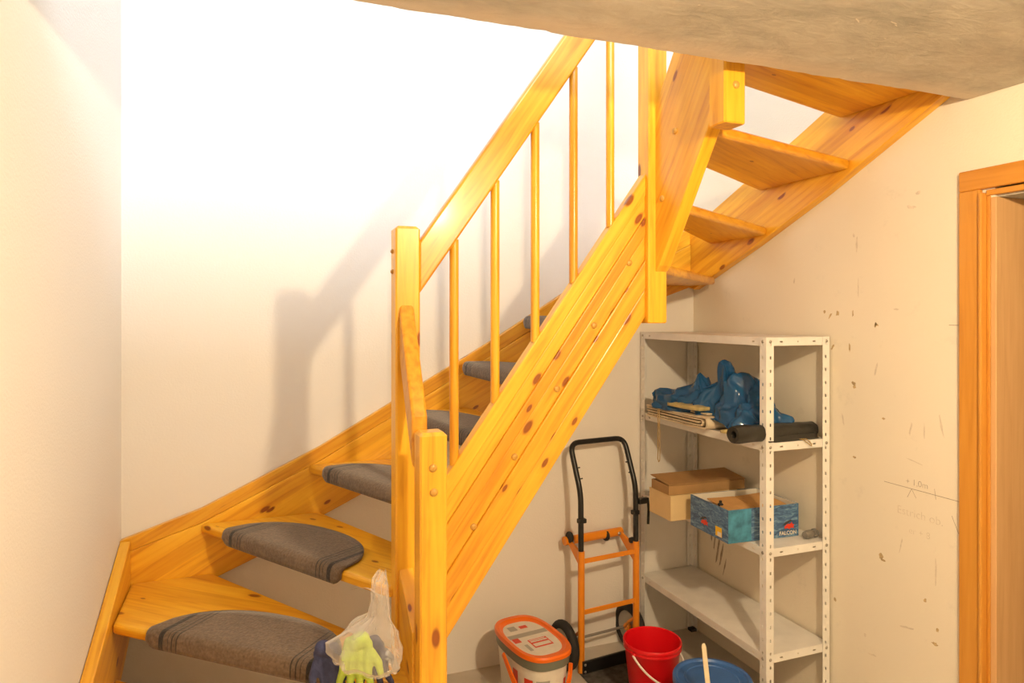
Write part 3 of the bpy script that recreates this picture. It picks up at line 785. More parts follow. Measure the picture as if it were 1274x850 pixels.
for (x, y) in ((SX0, SY0), (SX1, SY0), (SX0, SY1), (SX1, SY1)):
    sx = 1 if x == SX0 else -1; sy = 1 if y == SY0 else -1
    lo = Vector((min(x, x + sx * 0.03) - 0.003, min(y, y + sy * 0.03) - 0.003, 0)); hi = Vector((max(x, x + sx * 0.03) + 0.003, max(y, y + sy * 0.03) + 0.003, 0.014))
    box('foot_cap', lo - HO, hi - HO, M['rubber'], shelf, 0.002)

Z2, Z3 = ZS[2] + LIP + 0.0012, ZS[1] + LIP + 0.0012
# folded cream canvas
def folded_cloth():
    # each layer a folded strip seen from the front: loop of cloth, extruded across the shelf
    root = empty('folded_canvas', (-0.22, -0.36, Z2))
    tag(root, 'folded cream canvas sheet lying on the upper shelf under the blue bag', 'canvas')
    def strip(pts, th, x0, x1, name):
        # pts: polyline (y,z) centreline, thickened, extruded x0..x1 with a little waviness
        n = len(pts); A = []; B = []
        for i in range(n):
            p = Vector(pts[i]); t = (Vector(pts[min(i + 1, n - 1)]) - Vector(pts[max(i - 1, 0)])).normalized(); nn = Vector((-t.y, t.x)) * th / 2
            A.append(p + nn); B.append(p - nn)
        ring = A + B[::-1]; k = len(ring); V = []; F = []; NX = 8
        for j in range(NX + 1):
            x = x0 + (x1 - x0) * j / NX
            for (y, z) in ring:
                V.append((x + 0.005 * noise.noise(Vector((y * 15, z * 60, 1))), y, z + 0.002 * noise.noise(Vector((x * 12, y * 10, 4)))))
        for j in range(NX):
            for i in range(k): F.append([j * k + i, j * k + (i + 1) % k, (j + 1) * k + (i + 1) % k, (j + 1) * k + i])
        F.append(list(range(k))); F.append([NX * k + i for i in range(k)])
        return smooth_by_angle(mesh_obj(name, V, F, M['cloth'], root, True), 60)
    def loop(y_far, y_near, zlo, zhi, sag):
        r = (zhi - zlo) / 2; zc = (zhi + zlo) / 2; out = []
        N = 10
        for k in range(N + 1): y = y_far + (y_near - y_far) * k / N; out.append((y, zhi + sag * math.sin(k / N * 3.1)))
        for k in range(1, 8):
            a = math.pi / 2 - math.pi * k / 8
            out.append((y_near - r * math.cos(a), zc + r * math.sin(a)))
        for k in range(N + 1): y = y_near + (y_far - y_near) * k / N; out.append((y, zlo))
        return out
    strip(loop(0.235, -0.205, 0.005, 0.050, -0.003), 0.007, -0.135, 0.13, 'outer_fold')
    strip(loop(0.235, -0.18, 0.014, 0.039, 0.0), 0.006, -0.132, 0.13, 'middle_fold')
    strip([(0.235, 0.026), (0.1, 0.0265), (-0.05, 0.027), (-0.165, 0.0265)], 0.006, -0.133, 0.13, 'inner_fold')
    strip([(0.24, 0.060), (0.1, 0.059), (-0.0, 0.061), (-0.09, 0.058), (-0.18, 0.060)], 0.006, -0.10, 0.14, 'top_layer')
    return root
folded_cloth()

# crumpled blue plastic bag
def blue_bag():
    NU, NV = 150, 80
    # centre line with silhouette height and half width
    keys = [(0.0, (-0.330, -0.175), 0.045, 0.03), (0.08, (-0.325, -0.215), 0.085, 0.05), (0.20, (-0.300, -0.30), 0.085, 0.07), (0.30, (-0.275, -0.37), 0.115, 0.08),
            (0.35, (-0.262, -0.40), 0.150, 0.07), (0.385, (-0.258, -0.42), 0.182, 0.06), (0.43, (-0.250, -0.45), 0.120, 0.08), (0.51, (-0.235, -0.505), 0.160, 0.09), (0.545, (-0.228, -0.53), 0.245, 0.07), (0.585, (-0.225, -0.555), 0.235, 0.08), (0.615, (-0.225, -0.58), 0.190, 0.10),
            (0.74, (-0.215, -0.67), 0.195, 0.11), (0.86, (-0.21, -0.755), 0.150, 0.105), (0.95, (-0.21, -0.81), 0.085, 0.08), (1.0, (-0.21, -0.84), 0.035, 0.03)]
    def ev(t):
        for i in range(len(keys) - 1):
            if t <= keys[i + 1][0]:
                a, b = keys[i], keys[i + 1]; f = (t - a[0]) / (b[0] - a[0])
                return [a[1][0] + (b[1][0] - a[1][0]) * f, a[1][1] + (b[1][1] - a[1][1]) * f, a[2] + (b[2] - a[2]) * f, a[3] + (b[3] - a[3]) * f]
        k = keys[-1]; return [k[1][0], k[1][1], k[2], k[3]]
    base = Z2 + 0.050
    V = []; F = []
    for i in range(NU + 1):
        t = i / NU; cx, cy, h, w = ev(t)
        zb = base - (0.046 * max(0, (t - 0.62) / 0.38)) * (1 if t > 0.62 else 0)
        hh = h - 0.0
        for j in range(NV):
            a = 2 * math.pi * j / NV
            c, s = math.cos(a), math.sin(a)
            p = Vector((c * 1.0 + 0.6 * t, s * 1.0, t * 5.0))
            v1 = noise.voronoi(p * 1.25 + Vector((3, 1, 7)))[0]; v2 = noise.voronoi(p * 2.7 + Vector((9, 2, 1)))[0]
            e1 = v1[1] - v1[0]; e2 = v2[1] - v2[0]
            n3 = noise.noise(p * 4.5)
            f = 0.72 + 0.34 * (v1[0] - 0.4) * 2 - 0.20 * v2[0] + 0.10 * n3 + 0.10 * min(e2, 0.5)
            f = max(0.35, min(1.1, f))
            sp = max(s, 0)
            peak = sp ** 3
            if s >= 0: z = zb + (hh + 0.012) * (sp ** 0.8) * (f * (1 - 0.75 * peak) + 0.75 * peak)
            else: z = zb + 0.006 * s + 0.003 * n3
            x = cx + c * w * (f + 0.20) * (1 - 0.30 * sp ** 2) + 0.045 * noise.noise(Vector((t * 11, s * 2, 4))) * sp
            y = cy + 0.030 * noise.noise(Vector((c * 2 + 5, s * 2, t * 9))) + 0.012 * n3 + 0.02 * (v2[0] - 0.4) * sp
            V.append((x, y, z))
    for i in range(NU):
        for j in range(NV): F.append([i * NV + j, i * NV + (j + 1) % NV, (i + 1) * NV + (j + 1) % NV, (i + 1) * NV + j])
    F.append(list(range(NV))); F.append([NU * NV + j for j in range(NV)])
    c = Vector((-0.25, -0.5, Z2 + 0.05))
    o = mesh_obj('plastic_bag', [Vector(v) - c for v in V], F, M['blue_bag'], None, True, Matrix.Translation(c))
    tag(o, 'crumpled shiny blue plastic bag heaped on the upper shelf', 'plastic bag')
    return o
blue_bag()
def wrapper(loc, sx, sy, rz, seed, label):
    n = 14; V = []; F = []
    for side in (1, 0):
        for i in range(n + 1):
            for j in range(n + 1):
                u, v = i / n * 2 - 1, j / n * 2 - 1
                puff = max(0, (1 - u ** 4) * (1 - v ** 4))
                z = (0.012 + 0.014 * puff + 0.008 * noise.noise(Vector((u * 2.5, v * 2.5, seed)))) * (1 if side else 0) + (0.008 * (1 - puff))
                if not side: z = 0.0005 + 0.007 * (1 - puff)
                V.append((u * sx * (1 + 0.06 * noise.noise(Vector((v * 3, seed, 0)))), v * sy * (1 + 0.06 * noise.noise(Vector((u * 3, 0, seed)))), z))
    k = n + 1
    for s in (0, 1):
        for i in range(n):
            for j in range(n): F.append([s * k * k + i * k + j, s * k * k + (i + 1) * k + j, s * k * k + (i + 1) * k + j + 1, s * k * k + i * k + j + 1])
    rim = [i * k for i in range(k)] + [n * k + j for j in range(1, k)] + [i * k + n for i in range(n - 1, -1, -1)] + [j for j in range(n - 1, 0, -1)]
    for a, b in zip(rim, rim[1:] + rim[:1]): F.append([a, b, b + k * k, a + k * k])
    o = mesh_obj('wrapper', V, F, M['wrap'], None, True, Matrix.Translation(loc) @ Matrix.Rotation(rz, 4, 'Z'))
    return tag(o, label, 'packet')
wrapper((-0.300, -0.42, Z2 + 0.066), 0.060, 0.105, 0.10, 3, 'flat yellowish packet squeezed between canvas and blue bag')
wrapper((-0.265, -0.735, Z2), 0.08, 0.075, 0.2, 8, 'yellowish packet lying behind the black roll')

# black roll of foil
def foil_roll():
    a = Vector((-0.452, -0.872, Z2 + 0.036)); b = Vector((-0.045, -0.838, Z2 + 0.036))
    d = (b - a).normalized(); s = Vector((-d.y, d.x, 0)); root = empty('foil_roll', (a + b) / 2 - Vector((0, 0, 0.036)))
    tag(root, 'black plastic foil roll lying across the right end of the upper shelf', 'roll')
    c0 = Vector(root.location); V = []; F = []; NL, NA = 40, 32
    for i in range(NL + 1):
        t = i / NL; p = a + (b - a) * t
        for k in range(NA):
            an = 2 * math.pi * k / NA
            r = 0.034 * (1 - 0.18 * t) + 0.0025 * noise.noise(Vector((t * 7, math.cos(an) * 1.5, math.sin(an) * 1.5)))
            if t < 0.04: r *= 0.90 + 0.10 * t / 0.04
            q = p + s * math.cos(an) * r * (1 + 0.25 * t) + Vector((0, 0, 1)) * (math.sin(an) * r - (0.036 - 0.034) * 0 - 0.036 * 0.15 * t)
            if q.z < Z2 + 0.001: q.z = Z2 + 0.001
            V.append(q - c0)
    for i in range(NL):
        for k in range(NA): F.append([i * NA + k, i * NA + (k + 1) % NA, (i + 1) * NA + (k + 1) % NA, (i + 1) * NA + k])
    F.append([NL * NA + k for k in range(NA)])
    # rolled spiral end
    base = len(V)
    for k in range(NA):
        an = 2 * math.pi * k / NA
        V.append(a + d * 0.004 + s * math.cos(an) * 0.014 + Vector((0, 0, math.sin(an) * 0.014)) - c0)
    for k in range(NA): F.append([k, (k + 1) % NA, base + (k + 1) % NA, base + k])
    base2 = len(V)
    for k in range(NA):
        an = 2 * math.pi * k / NA
        V.append(a + d * 0.06 + s * math.cos(an) * 0.012 + Vector((0, 0, math.sin(an) * 0.012)) - c0)
    for k in range(NA): F.append([base + k, base + (k + 1) % NA, base2 + (k + 1) % NA, base2 + k])
    F.append([base2 + k for k in range(NA)])
    smooth_by_angle(mesh_obj('roll_body', V, F, M['foil'], root, True), 50)
    # loose outer sheet lying on the shelf
    W = []; G = []
    for i in range(21):
        t = 0.35 + 0.62 * i / 20; p = a + (b - a) * t
        for k, (off, z) in enumerate(((-0.026, 0.030), (-0.037, 0.018), (-0.040, 0.008), (-0.046, 0.003))):
            zz = Z2 + z; W.append(Vector((p.x, p.y + off * (0.75 + 0.35 * t) + 0.0, zz)) - c0)
    for i in range(20):
        for k in range(3): G.append([i * 4 + k, i * 4 + k + 1, (i + 1) * 4 + k + 1, (i + 1) * 4 + k])
    o = mesh_obj('loose_sheet', W, G, M['foil'], root, True)
    so = o.modifiers.new('thickness', 'SOLIDIFY'); so.thickness = 0.001
foil_roll()
# twine
def twine(name, pts, r, label):
    pts = [Vector(p) for p in pts]; c = pts[-1].copy()
    P = []
    for i in range(len(pts) - 1):
        for k in range(6): P.append(pts[i].lerp(pts[i + 1], k / 6) - c + Vector((0, 0.0012 * math.sin((i * 6 + k) * 1.1), 0)))
    P.append(pts[-1] - c)
    V, F = tube_data(P, r, 6)
    o = mesh_obj(name, V, F, M['twine'], None, True, Matrix.Translation(c))
    return tag(o, label, 'twine')
twine('twine', [(-0.30, -0.245, Z2 + 0.071), (-0.352, -0.25, Z2 + 0.066), (-0.366, -0.252, Z2 + 0.04), (-0.366, -0.253, Z2 - 0.02), (-0.363, -0.250, Z2 - 0.08), (-0.365, -0.254, 0.935), (-0.369, -0.250, 0.925), (-0.371, -0.246, 0.94), (-0.370, -0.247, Z2 - 0.08), (-0.371, -0.248, Z2 + 0.04), (-0.354, -0.242, Z2 + 0.067), (-0.30, -0.235, Z2 + 0.071)], 0.0022, 'brown twine hanging down from the folded canvas')
twine('twine', [(-0.16, -0.887, Z2 + 0.003), (-0.15, -0.896, Z2 + 0.006), (-0.135, -0.901, Z2 - 0.004), (-0.115, -0.902, Z2 - 0.018), (-0.105, -0.901, Z2 - 0.024), (-0.108, -0.900, Z2 - 0.012), (-0.125, -0.894, Z2 + 0.004), (-0.15, -0.885, Z2 + 0.004)], 0.0018, 'small loop of brown twine over the shelf lip below the black roll')

# cardboard boxes
bx = empty('cardboard_box', (-0.275, -0.39, Z3)); tag(bx, 'pale cardboard box jutting over the shelf edge under a brown carton', 'box')
box('box_body', (-0.178, -0.082, 0.0), (0.165, 0.085, 0.108), M['card_pale'], bx, 0.002)
box('lid_seam', (-0.1785, -0.0825, 0.100), (0.1655, 0.0855, 0.1085), M['card_pale'], bx, 0.001)
bx2 = empty('cardboard_box', (-0.26, -0.40, Z3 + 0.1095), math.radians(-2)); tag(bx2, 'flat brown carton with a lifted lid lying on the pale box', 'box')
box('box_body', (-0.195, -0.072, 0.0), (0.19, 0.072, 0.040), M['card'], bx2, 0.0015)
prism('lid_flap', [(-0.196, -0.074, 0.042), (0.192, -0.074, 0.043), (0.20, 0.09, 0.052), (-0.196, 0.080, 0.058)], (0, -0.08, 1), 0.003, (1, 0, 0), M['card'], bx2, 0.0008)
# blue printed box
bb_ = empty('printed_box', (-0.240, -0.672, Z3), math.radians(-2.5)); tag(bb_, 'open blue wave-printed box holding tan cardboard at the front of the shelf', 'box')
W2, D2, H2, T2 = 0.165, 0.128, 0.128, 0.004
box('side_panel', (-W2, -D2, 0), (-W2 + T2, D2, H2), M['box_blue'], bb_, 0.0008)
box('side_panel', (W2 - T2, -D2, 0), (W2, D2, H2), M['box_blue'], bb_, 0.0008)
box('front_panel', (-W2 + T2, -D2, 0), (W2 - T2, -D2 + T2, H2), M['box_blue'], bb_, 0.0008)
box('back_panel', (-W2 + T2, D2 - T2, 0), (W2 - T2, D2, H2), M['box_blue'], bb_, 0.0008)
box('bottom_panel', (-W2 + T2, -D2 + T2, 0), (W2 - T2, D2 - T2, T2), M['card_white'], bb_)
for lo, hi in (((-W2 + T2, -D2 + T2, T2), (-W2 + T2 + .001, D2 - T2, H2 - .0005)), ((W2 - T2 - .001, -D2 + T2, T2), (W2 - T2, D2 - T2, H2 - .0005)), ((-W2 + T2, D2 - T2 - .001, T2), (W2 - T2, D2 - T2, H2 - .0005)), ((-W2 + T2, -D2 + T2, T2), (W2 - T2, -D2 + T2 + .001, H2 - .0005))):
    box('inner_lining', lo, hi, M['card_white'], bb_)
box('teal_panel', (-W2 + 0.0005, -D2 - 0.0012, 0.002), (-W2 + 0.105, -D2 + 0.0004, H2 - 0.001), M['box_teal'], bb_)
FX = lambda x, z: frame((1, 0, 0), (0, 0, 1), (x, -D2 - 0.0016, z))
SXF = lambda y, z: frame((0, -1, 0), (0, 0, 1), (-W2 - 0.0008, y, z))
text_obj('lettering', 'FALCON', 0.021, M['card_white'], bb_, FX(0.112, 0.016), 0.0003, 0.0005)
def emblem(mw, s, parent):
    # red bird-like mark: a dark wing over a red body of feather strokes
    def poly(name, pts, mat, dz):
        me = bpy.data.meshes.new(name); me.from_pydata([(x * s, y * s, dz) for x, y in pts], [], [list(range(len(pts)))]); me.materials.append(mat)
        o = bpy.data.objects.new(name, me); link(o, parent); o.matrix_local = mw; return o
    poly('emblem', [(-1.0, 0.05), (-0.5, 0.5), (0.3, 0.75), (0.7, 0.6), (0.2, 0.45), (-0.3, 0.2)], M['label_dark'], 0.0)
    poly('emblem', [(-0.7, -0.1), (-0.2, 0.25), (0.2, 0.2), (0.55, 0.45), (0.6, 0.15), (0.95, 0.1), (0.75, -0.15), (0.95, -0.4), (0.4, -0.3), (0.1, -0.5), (-0.2, -0.3), (-0.6, -0.4)], M['label_red'], 0.0003)
emblem(FX(0.115, 0.045), 0.030, bb_); emblem(SXF(0.030, 0.042), 0.030, bb_)
box('yellow_sticker', (-W2 - 0.0012, -0.088, 0.012), (-W2 + 0.0002, -0.048, 0.048), M['yellow'], bb_)
box('sticker_white', (-W2 - 0.0014, -0.086, 0.012), (-W2 + 0.0002, -0.062, 0.030), M['card_white'], bb_)
ct = empty('cardboard_insert', (-0.230, -0.680, Z3 + T2 + 0.001), math.radians(-2.5)); tag(ct, 'tan folded cardboard pieces lying inside the open blue box', 'cardboard')
box('insert_base', (-0.125, -0.10, 0.0), (0.135, 0.085, 0.095), M['card_orange'], ct, 0.002)
prism('insert_flap', [(-0.13, -0.105, 0.098), (0.0, -0.108, 0.100), (0.0, 0.085, 0.112), (-0.13, 0.085, 0.106)], (0.02, -0.07, 1), 0.003, (1, 0, 0), M['card_orange'], ct)
prism('insert_flap', [(0.005, -0.106, 0.106), (0.140, -0.104, 0.098), (0.140, 0.085, 0.106), (0.005, 0.085, 0.114)], (-0.05, -0.06, 1), 0.003, (1, 0, 0), M['card_orange'], ct)
kn = lathe('plastic_plug', [(0.0, 0), (0.010, 0.001), (0.011, 0.010), (0.006, 0.013), (0.006, 0.022), (0.0, 0.024)], M['rubber'], None, (-0.352, -0.672, Z3 + 0.108), 18)
tag(kn, 'tiny black plug beside the tan cardboard in the blue box', 'plug')
# dusty small fitting at the end of the shelf
ft = empty('pipe_fitting', (-0.062, -0.850, Z3), math.radians(8)); tag(ft, 'small dusty grey fitting lying right of the blue box', 'fitting')
ry = Vector((0, 0, 1)).rotation_difference(Vector((1, 0, 0))).to_matrix()
lathe('fitting_body', [(0.003, -0.036), (0.013, -0.034), (0.016, -0.02), (0.016, 0.0), (0.012, 0.006), (0.012, 0.018), (0.017, 0.019), (0.017, 0.028)], M['dust_glass'], ft, (0, 0, 0.0175), 24, rot=ry, cap0=True)
lathe('fitting_mouth', [(0.0165, 0.0285), (0.012, 0.0285), (0.010, 0.02), (0.001, 0.02)], M['rubber'], ft, (0, 0, 0.0175), 24, rot=ry)

# ------------------------------------------------------------------ hand truck
tr = empty('hand_truck', (-0.590, -0.186, 0.0), math.atan2(0.035, 0.309)); tag(tr, 'folding orange hand truck with black handle leaning at the back wall', 'hand truck')
HW = 0.152
def tt(name, pts, r, mat, parent=tr, seg=12): return tube(name, pts, r, mat, parent, seg)
for s in (-1, 1):
    tt('frame_tube', [(s * HW, 0.0, 0.004), (s * HW, 0.0, 0.545)], 0.0155, M['orange'])
hp = round_path([(-HW, 0.002, 0.50), (-HW, 0.004, 0.80), (-HW, 0.095, 1.012), (HW, 0.095, 1.012), (HW, 0.004, 0.80), (HW, 0.002, 0.50)], 0.05, 6)
hnd = tt('handle', hp, 0.0125, M['black'])
for (s, y, z) in ((-1, 0.05, 0.905), (-1, 0.028, 0.86), (1, 0.05, 0.905), (1, 0.028, 0.86)):
    tt('bungee_pin', [(s * HW, y, z), (s * HW - s * 0.024, y - 0.002, z + 0.002)], 0.003, M['black'], hnd, 6)
for s in (-1, 1):
    box('clamp', (s * HW - 0.016 if s < 0 else s * HW - 0.022, -0.012, 0.670), (s * HW + 0.022 if s < 0 else s * HW + 0.012, 0.014, 0.690), M['black'], tr, 0.003)
tt('clamp_lever', [(HW - 0.018, -0.01, 0.68), (HW - 0.026, -0.02, 0.625)], 0.0045, M['black'], tr, 8)
box('rail_hook', (HW + 0.012, -0.012, 0.715), (HW + 0.068, 0.012, 0.742), M['black'], tr, 0.004)
tt('hook_lever', [(HW + 0.066, -0.004, 0.728), (HW + 0.060, -0.016, 0.69), (HW + 0.046, -0.03, 0.625)], 0.006, M['black'], tr, 8)
for z, sl in ((0.500, 0.0), (0.272, 0.0)):
    box('crossbar', (-HW, -0.008, z - 0.011), (HW, -0.002, z + 0.011), M['orange'], tr, 0.002)
rb_ = tt('rear_bar', [(-HW - 0.012, 0.125, 0.555), (HW + 0.006, 0.125, 0.555)], 0.0205, M['orange'])
for s in (-1, 1):
    prism('bracket', [(s * (HW - 0.004), 0.138, 0.572), (s * (HW - 0.004), 0.112, 0.536), (s * (HW - 0.004), 0.005, 0.452), (s * (HW - 0.004), -0.010, 0.468), (s * (HW - 0.004), -0.006, 0.52), (s * (HW - 0.004), 0.05, 0.545)], (-s, 0, 0), 0.010, (0, 1, 0), M['orange'], tr, 0.003)
    peg(tr, (s * (HW - 0.02), 0.104, 0.553), (0, -1, 0), 0.009, 'bolt', M['bolt'], 0.006)
RX = Vector((0, 0, 1)).rotation_difference(Vector((1, 0, 0))).to_matrix()
for (x, y, z) in ((-HW + 0.008, 0.110, 0.575), (0.068, 0.125, 0.548), (-HW + 0.012, 0.02, 0.505), (HW - 0.012, 0.02, 0.545)):
    lathe('caster', [(0.004, -0.010), (0.022, -0.009), (0.026, -0.004), (0.026, 0.004), (0.022, 0.009), (0.004, 0.010)] if y > 0.1 else [(0.003, -0.008), (0.013, -0.007), (0.014, 0.007), (0.003, 0.008)], M['rubber'], tr, (x, y, z), 24, rot=RX, cap0=True, cap1=True)
tp = box('toe_plate', (-HW - 0.004, -0.024, 0.0), (HW + 0.004, -0.013, 0.060), M['black'], tr, 0.002)
box('toe_lip', (-HW - 0.004, -0.060, 0.0), (HW + 0.004, -0.024, 0.005), M['black'], tr, 0.001)
for x in (-HW + 0.006, HW - 0.006):
    for z in (0.015, 0.046): peg(tr, (x, -0.024, z), (0, -1, 0), 0.006, 'bolt', M['steel'], 0.004)
tt('axle', [(-HW - 0.055, 0.085, 0.112), (HW + 0.035, 0.085, 0.112)], 0.006, M['steel'])
for s in (-1, 1):
    tt('axle_arm', [(s * HW, 0.004, 0.19), (s * (HW - 0.006), 0.05, 0.15), (s * (HW - 0.006), 0.085, 0.112)], 0.007, M['orange'], tr, 8)
def wheel(x, y, z, rz):
    w = bpy.data.objects.new('wheel', None); link(w, tr); w.location = (x, y, z); w.rotation_euler = (0, 0, rz)
    pr = []
    for k in range(17):
        a = math.pi * 2 * k / 16; pr.append((0.088 + 0.020 * math.cos(a), 0.022 * math.sin(a)))
    lathe('tyre', pr, M['rubber'], w, (0, 0, 0), 40, rot=RX, ang=60)
    lathe('rim', [(0.004, -0.006), (0.03, -0.006), (0.072, -0.014), (0.074, 0.014), (0.03, 0.006), (0.004, 0.006)], M['steel'], w, (0, 0, 0), 32, rot=RX, cap0=True, cap1=True)
    lathe('hub', [(0.016, -0.026), (0.018, -0.022), (0.018, 0.022), (0.016, 0.026)], M['orange'], w, (0, 0, 0), 20, rot=RX, cap0=True, cap1=True)
wheel(-HW - 0.048, 0.066, 0.109, 0.0)
wheel(HW + 0.028, 0.085, 0.109, math.radians(0))

# ------------------------------------------------------------------ floor mat and buckets
mt = box('floor_mat', (-0.752, -1.05, 0.0005), (-0.40, -0.205, 0.006), M['mat'], None, 0.001)
tag(mt, 'dark grey rough mat on the floor beneath the red bucket', 'mat')
def paint_bucket():
    H = 0.290
    root = empty('paint_bucket', (-1.045, -0.360, 0.0), math.radians(97)); tag(root, 'oval paint bucket with orange lid and printed labels beside the hand truck', 'bucket')
    kw = dict(sx=1.0, sy=0.60, power=2.9)
    lathe('body', [(0.150, 0.0), (0.153, 0.004), (0.178, H - 0.055)], M['label'], root, cap0=True, ang=40, **kw)
    lathe('grey_collar', [(0.178, H - 0.058), (0.186, H - 0.056), (0.190, H - 0.018), (0.184, H - 0.016)], M['grey_pl'], root, ang=40, **kw)
    lid = lathe('lid', [(0.185, H - 0.020), (0.196, H - 0.018), (0.197, H - 0.006), (0.192, H), (0.172, H), (0.163, H - 0.008), (0.150, H - 0.010)], M['orange_pl'], root, ang=40, **kw)
    lathe('lid_label', [(0.151, H - 0.0098), (0.10, H - 0.0096), (0.002, H - 0.0096)], M['label'], lid, cap1=True, **kw)
    def sticker(u0, v0, u1, v1, mat, z=0.0005):
        zz = H - 0.0096 + z; rows = [(u0, v0, zz), (u1, v0, zz), (u1, v1, zz), (u0, v1, zz)]
        return mesh_obj('lid_print', rows, [[0, 1, 2, 3]], mat, lid)
    # local +x points to the wall, local -y towards the right
    sticker(-0.085, -0.055, -0.015, 0.030, M['label_red'])
    sticker(-0.076, -0.050, -0.052, 0.024, M['label'], 0.001); sticker(-0.040, -0.050, -0.030, 0.024, M['label'], 0.001); sticker(-0.026, -0.046, -0.020, 0.024, M['label'], 0.001)
    sticker(0.018, -0.088, 0.050, 0.088, M['label_grey'])
    sticker(0.085, -0.03, 0.110, 0.005, M['label_red'], 0.001); sticker(0.08, 0.02, 0.12, 0.055, M['label_grey'], 0.001)
    sticker(-0.02, 0.055, 0.018, 0.085, M['label_red'], 0.001)
    sticker(-0.10, 0.045, -0.045, 0.060, M['label_grey'], 0.001)
    # print on the body: curved patches following the wall of the bucket
    def patch(a0, a1, z0, z1, mat, off=0.0010):
        V = []; F = []; n = 10
        for k in range(n + 1):
            a = math.radians(a0 + (a1 - a0) * k / n); c, s = math.cos(a), math.sin(a)
            for z in (z0, z1):
                r = 0.153 + 0.025 * (z - 0.004) / (H - 0.059) + off
                V.append((r * math.copysign(abs(c) ** (2 / 2.9), c), r * 0.60 * math.copysign(abs(s) ** (2 / 2.9), s), z))
        for k in range(n): F.append([2 * k, 2 * k + 2, 2 * k + 3, 2 * k + 1])
        mesh_obj('label_print', V, F, mat, root)
    patch(95, 105, 0.12, 0.20, M['label_red']); patch(120, 140, 0.15, 0.19, M['label_red']); patch(118, 142, 0.06, 0.13, M['label_grey'])
    patch(148, 176, 0.03, 0.19, M['label_grey'], 0.0006); patch(192, 232, 0.02, 0.21, M['white_pl'], 0.0006); patch(200, 212, 0.14, 0.18, M['label_red'], 0.0012); patch(196, 226, 0.08, 0.10, M['label_grey'], 0.0012); patch(196, 226, 0.05, 0.06, M['label_grey'], 0.0012)
    # strap handle hanging down round the near end
    P = []
    for k in range(25):
        t = k / 24; a = math.radians(88 + (214 - 88) * t); c, s = math.cos(a), math.sin(a)
        z = 0.235 - 0.135 * math.sin(math.pi * t) ** 0.8; r = 0.198 + 0.012 * math.sin(math.pi * t)
        P.append((r * math.copysign(abs(c) ** 0.75, c), r * 0.62 * math.copysign(abs(s) ** 0.75, s), z))
    V = []; F = []
    for i, p in enumerate(P):
        p = Vector(p); o = Vector((p.x, p.y, 0)).normalized() * 0.004
        t = (Vector(P[min(i + 1, 24)]) - Vector(P[max(i - 1, 0)])).normalized(); nb = t.cross(o).normalized() * 0.009
        V += [p + nb + o, p - nb + o, p - nb - o, p + nb - o]
    for i in range(24):
        for k in range(4): F.append([i * 4 + k, i * 4 + (k + 1) % 4, (i + 1) * 4 + (k + 1) % 4, (i + 1) * 4 + k])
    F += [[0, 1, 2, 3], [96, 97, 98, 99]]
    smooth_by_angle(mesh_obj('handle', V, F, M['orange_pl'], root, True))
paint_bucket()
def red_bucket():
    H = 0.275; root = empty('red_bucket', (-0.592, -0.548, 0.006)); tag(root, 'open red plastic bucket with white handle in front of the hand truck', 'bucket')
    lathe('body', [(0.001, 0.002), (0.082, 0.0), (0.084, 0.004), (0.112, H - 0.022), (0.117, H - 0.018), (0.1185, H - 0.004), (0.116, H), (0.112, H - 0.002), (0.110, H - 0.02), (0.082, 0.006), (0.001, 0.006)], M['red'], root, ang=50)
    lathe('rim_band', [(0.1125, H - 0.030), (0.1165, H - 0.028), (0.1165, H - 0.020), (0.1135, H - 0.018)], M['red'], root)
    P = []
    for k in range(33):
        t = math.pi * k / 32
        a = math.radians(200) + t
        droop = math.sin(t)
        P.append((0.122 * math.cos(a) * (1 + 0.10 * droop), 0.122 * math.sin(a) * (1 + 0.10 * droop), H - 0.028 - 0.108 * droop))
    h = tube('handle', P, 0.0042, M['white_pl'], root, 8)
    for a in (200, 380):
        c, s = math.cos(math.radians(a)), math.sin(math.radians(a))
        peg(root, (0.116 * c, 0.116 * s, H - 0.028), (c, s, 0), 0.009, 'handle_lug', M['red'], 0.008)
red_bucket()
def blue_bucket():
    H = 0.300; root = empty('lidded_bucket', (-0.568, -0.905, 0.0)); tag(root, 'white bucket with a smeared blue lid at the lower frame edge', 'bucket')
    lathe('body', [(0.105, 0.0), (0.107, 0.004), (0.132, H - 0.02)], M['white_pl'], root, cap0=True)
    lid = lathe('lid', [(0.134, H - 0.030), (0.139, H - 0.028), (0.140, H - 0.006), (0.136, H), (0.126, H), (0.121, H - 0.007), (0.100, H - 0.008), (0.098, H - 0.005), (0.094, H - 0.005), (0.092, H - 0.008), (0.001, H - 0.008)], M['lid_blue'], root, ang=30, cap1=True)
    h = tube('handle', [(0.139 * math.cos(math.radians(150 + 8 * k)) , 0.139 * math.sin(math.radians(150 + 8 * k)), H - 0.05 - 0.10 * math.sin(math.pi * k / 22)) for k in range(23)], 0.003, M['white_pl'], root, 8)
blue_bucket()
# paint stirring stick leaning on the bucket
sk = empty('stirring_stick', (-0.645, -1.040, 0.0)); tag(sk, 'pale flat stirring stick standing upright against the blue-lidded bucket', 'stick')
prism('stick_blade', [(-0.011, -0.008, 0.0), (0.011, 0.0, 0.0), (-0.029, 0.034, 0.478), (-0.034, 0.033, 0.490), (-0.046, 0.028, 0.488), (-0.049, 0.026, 0.478)], (-0.36, -0.93, 0.03), 0.006, (0, 0, 1), M['wood_stick'], sk, 0.0015)

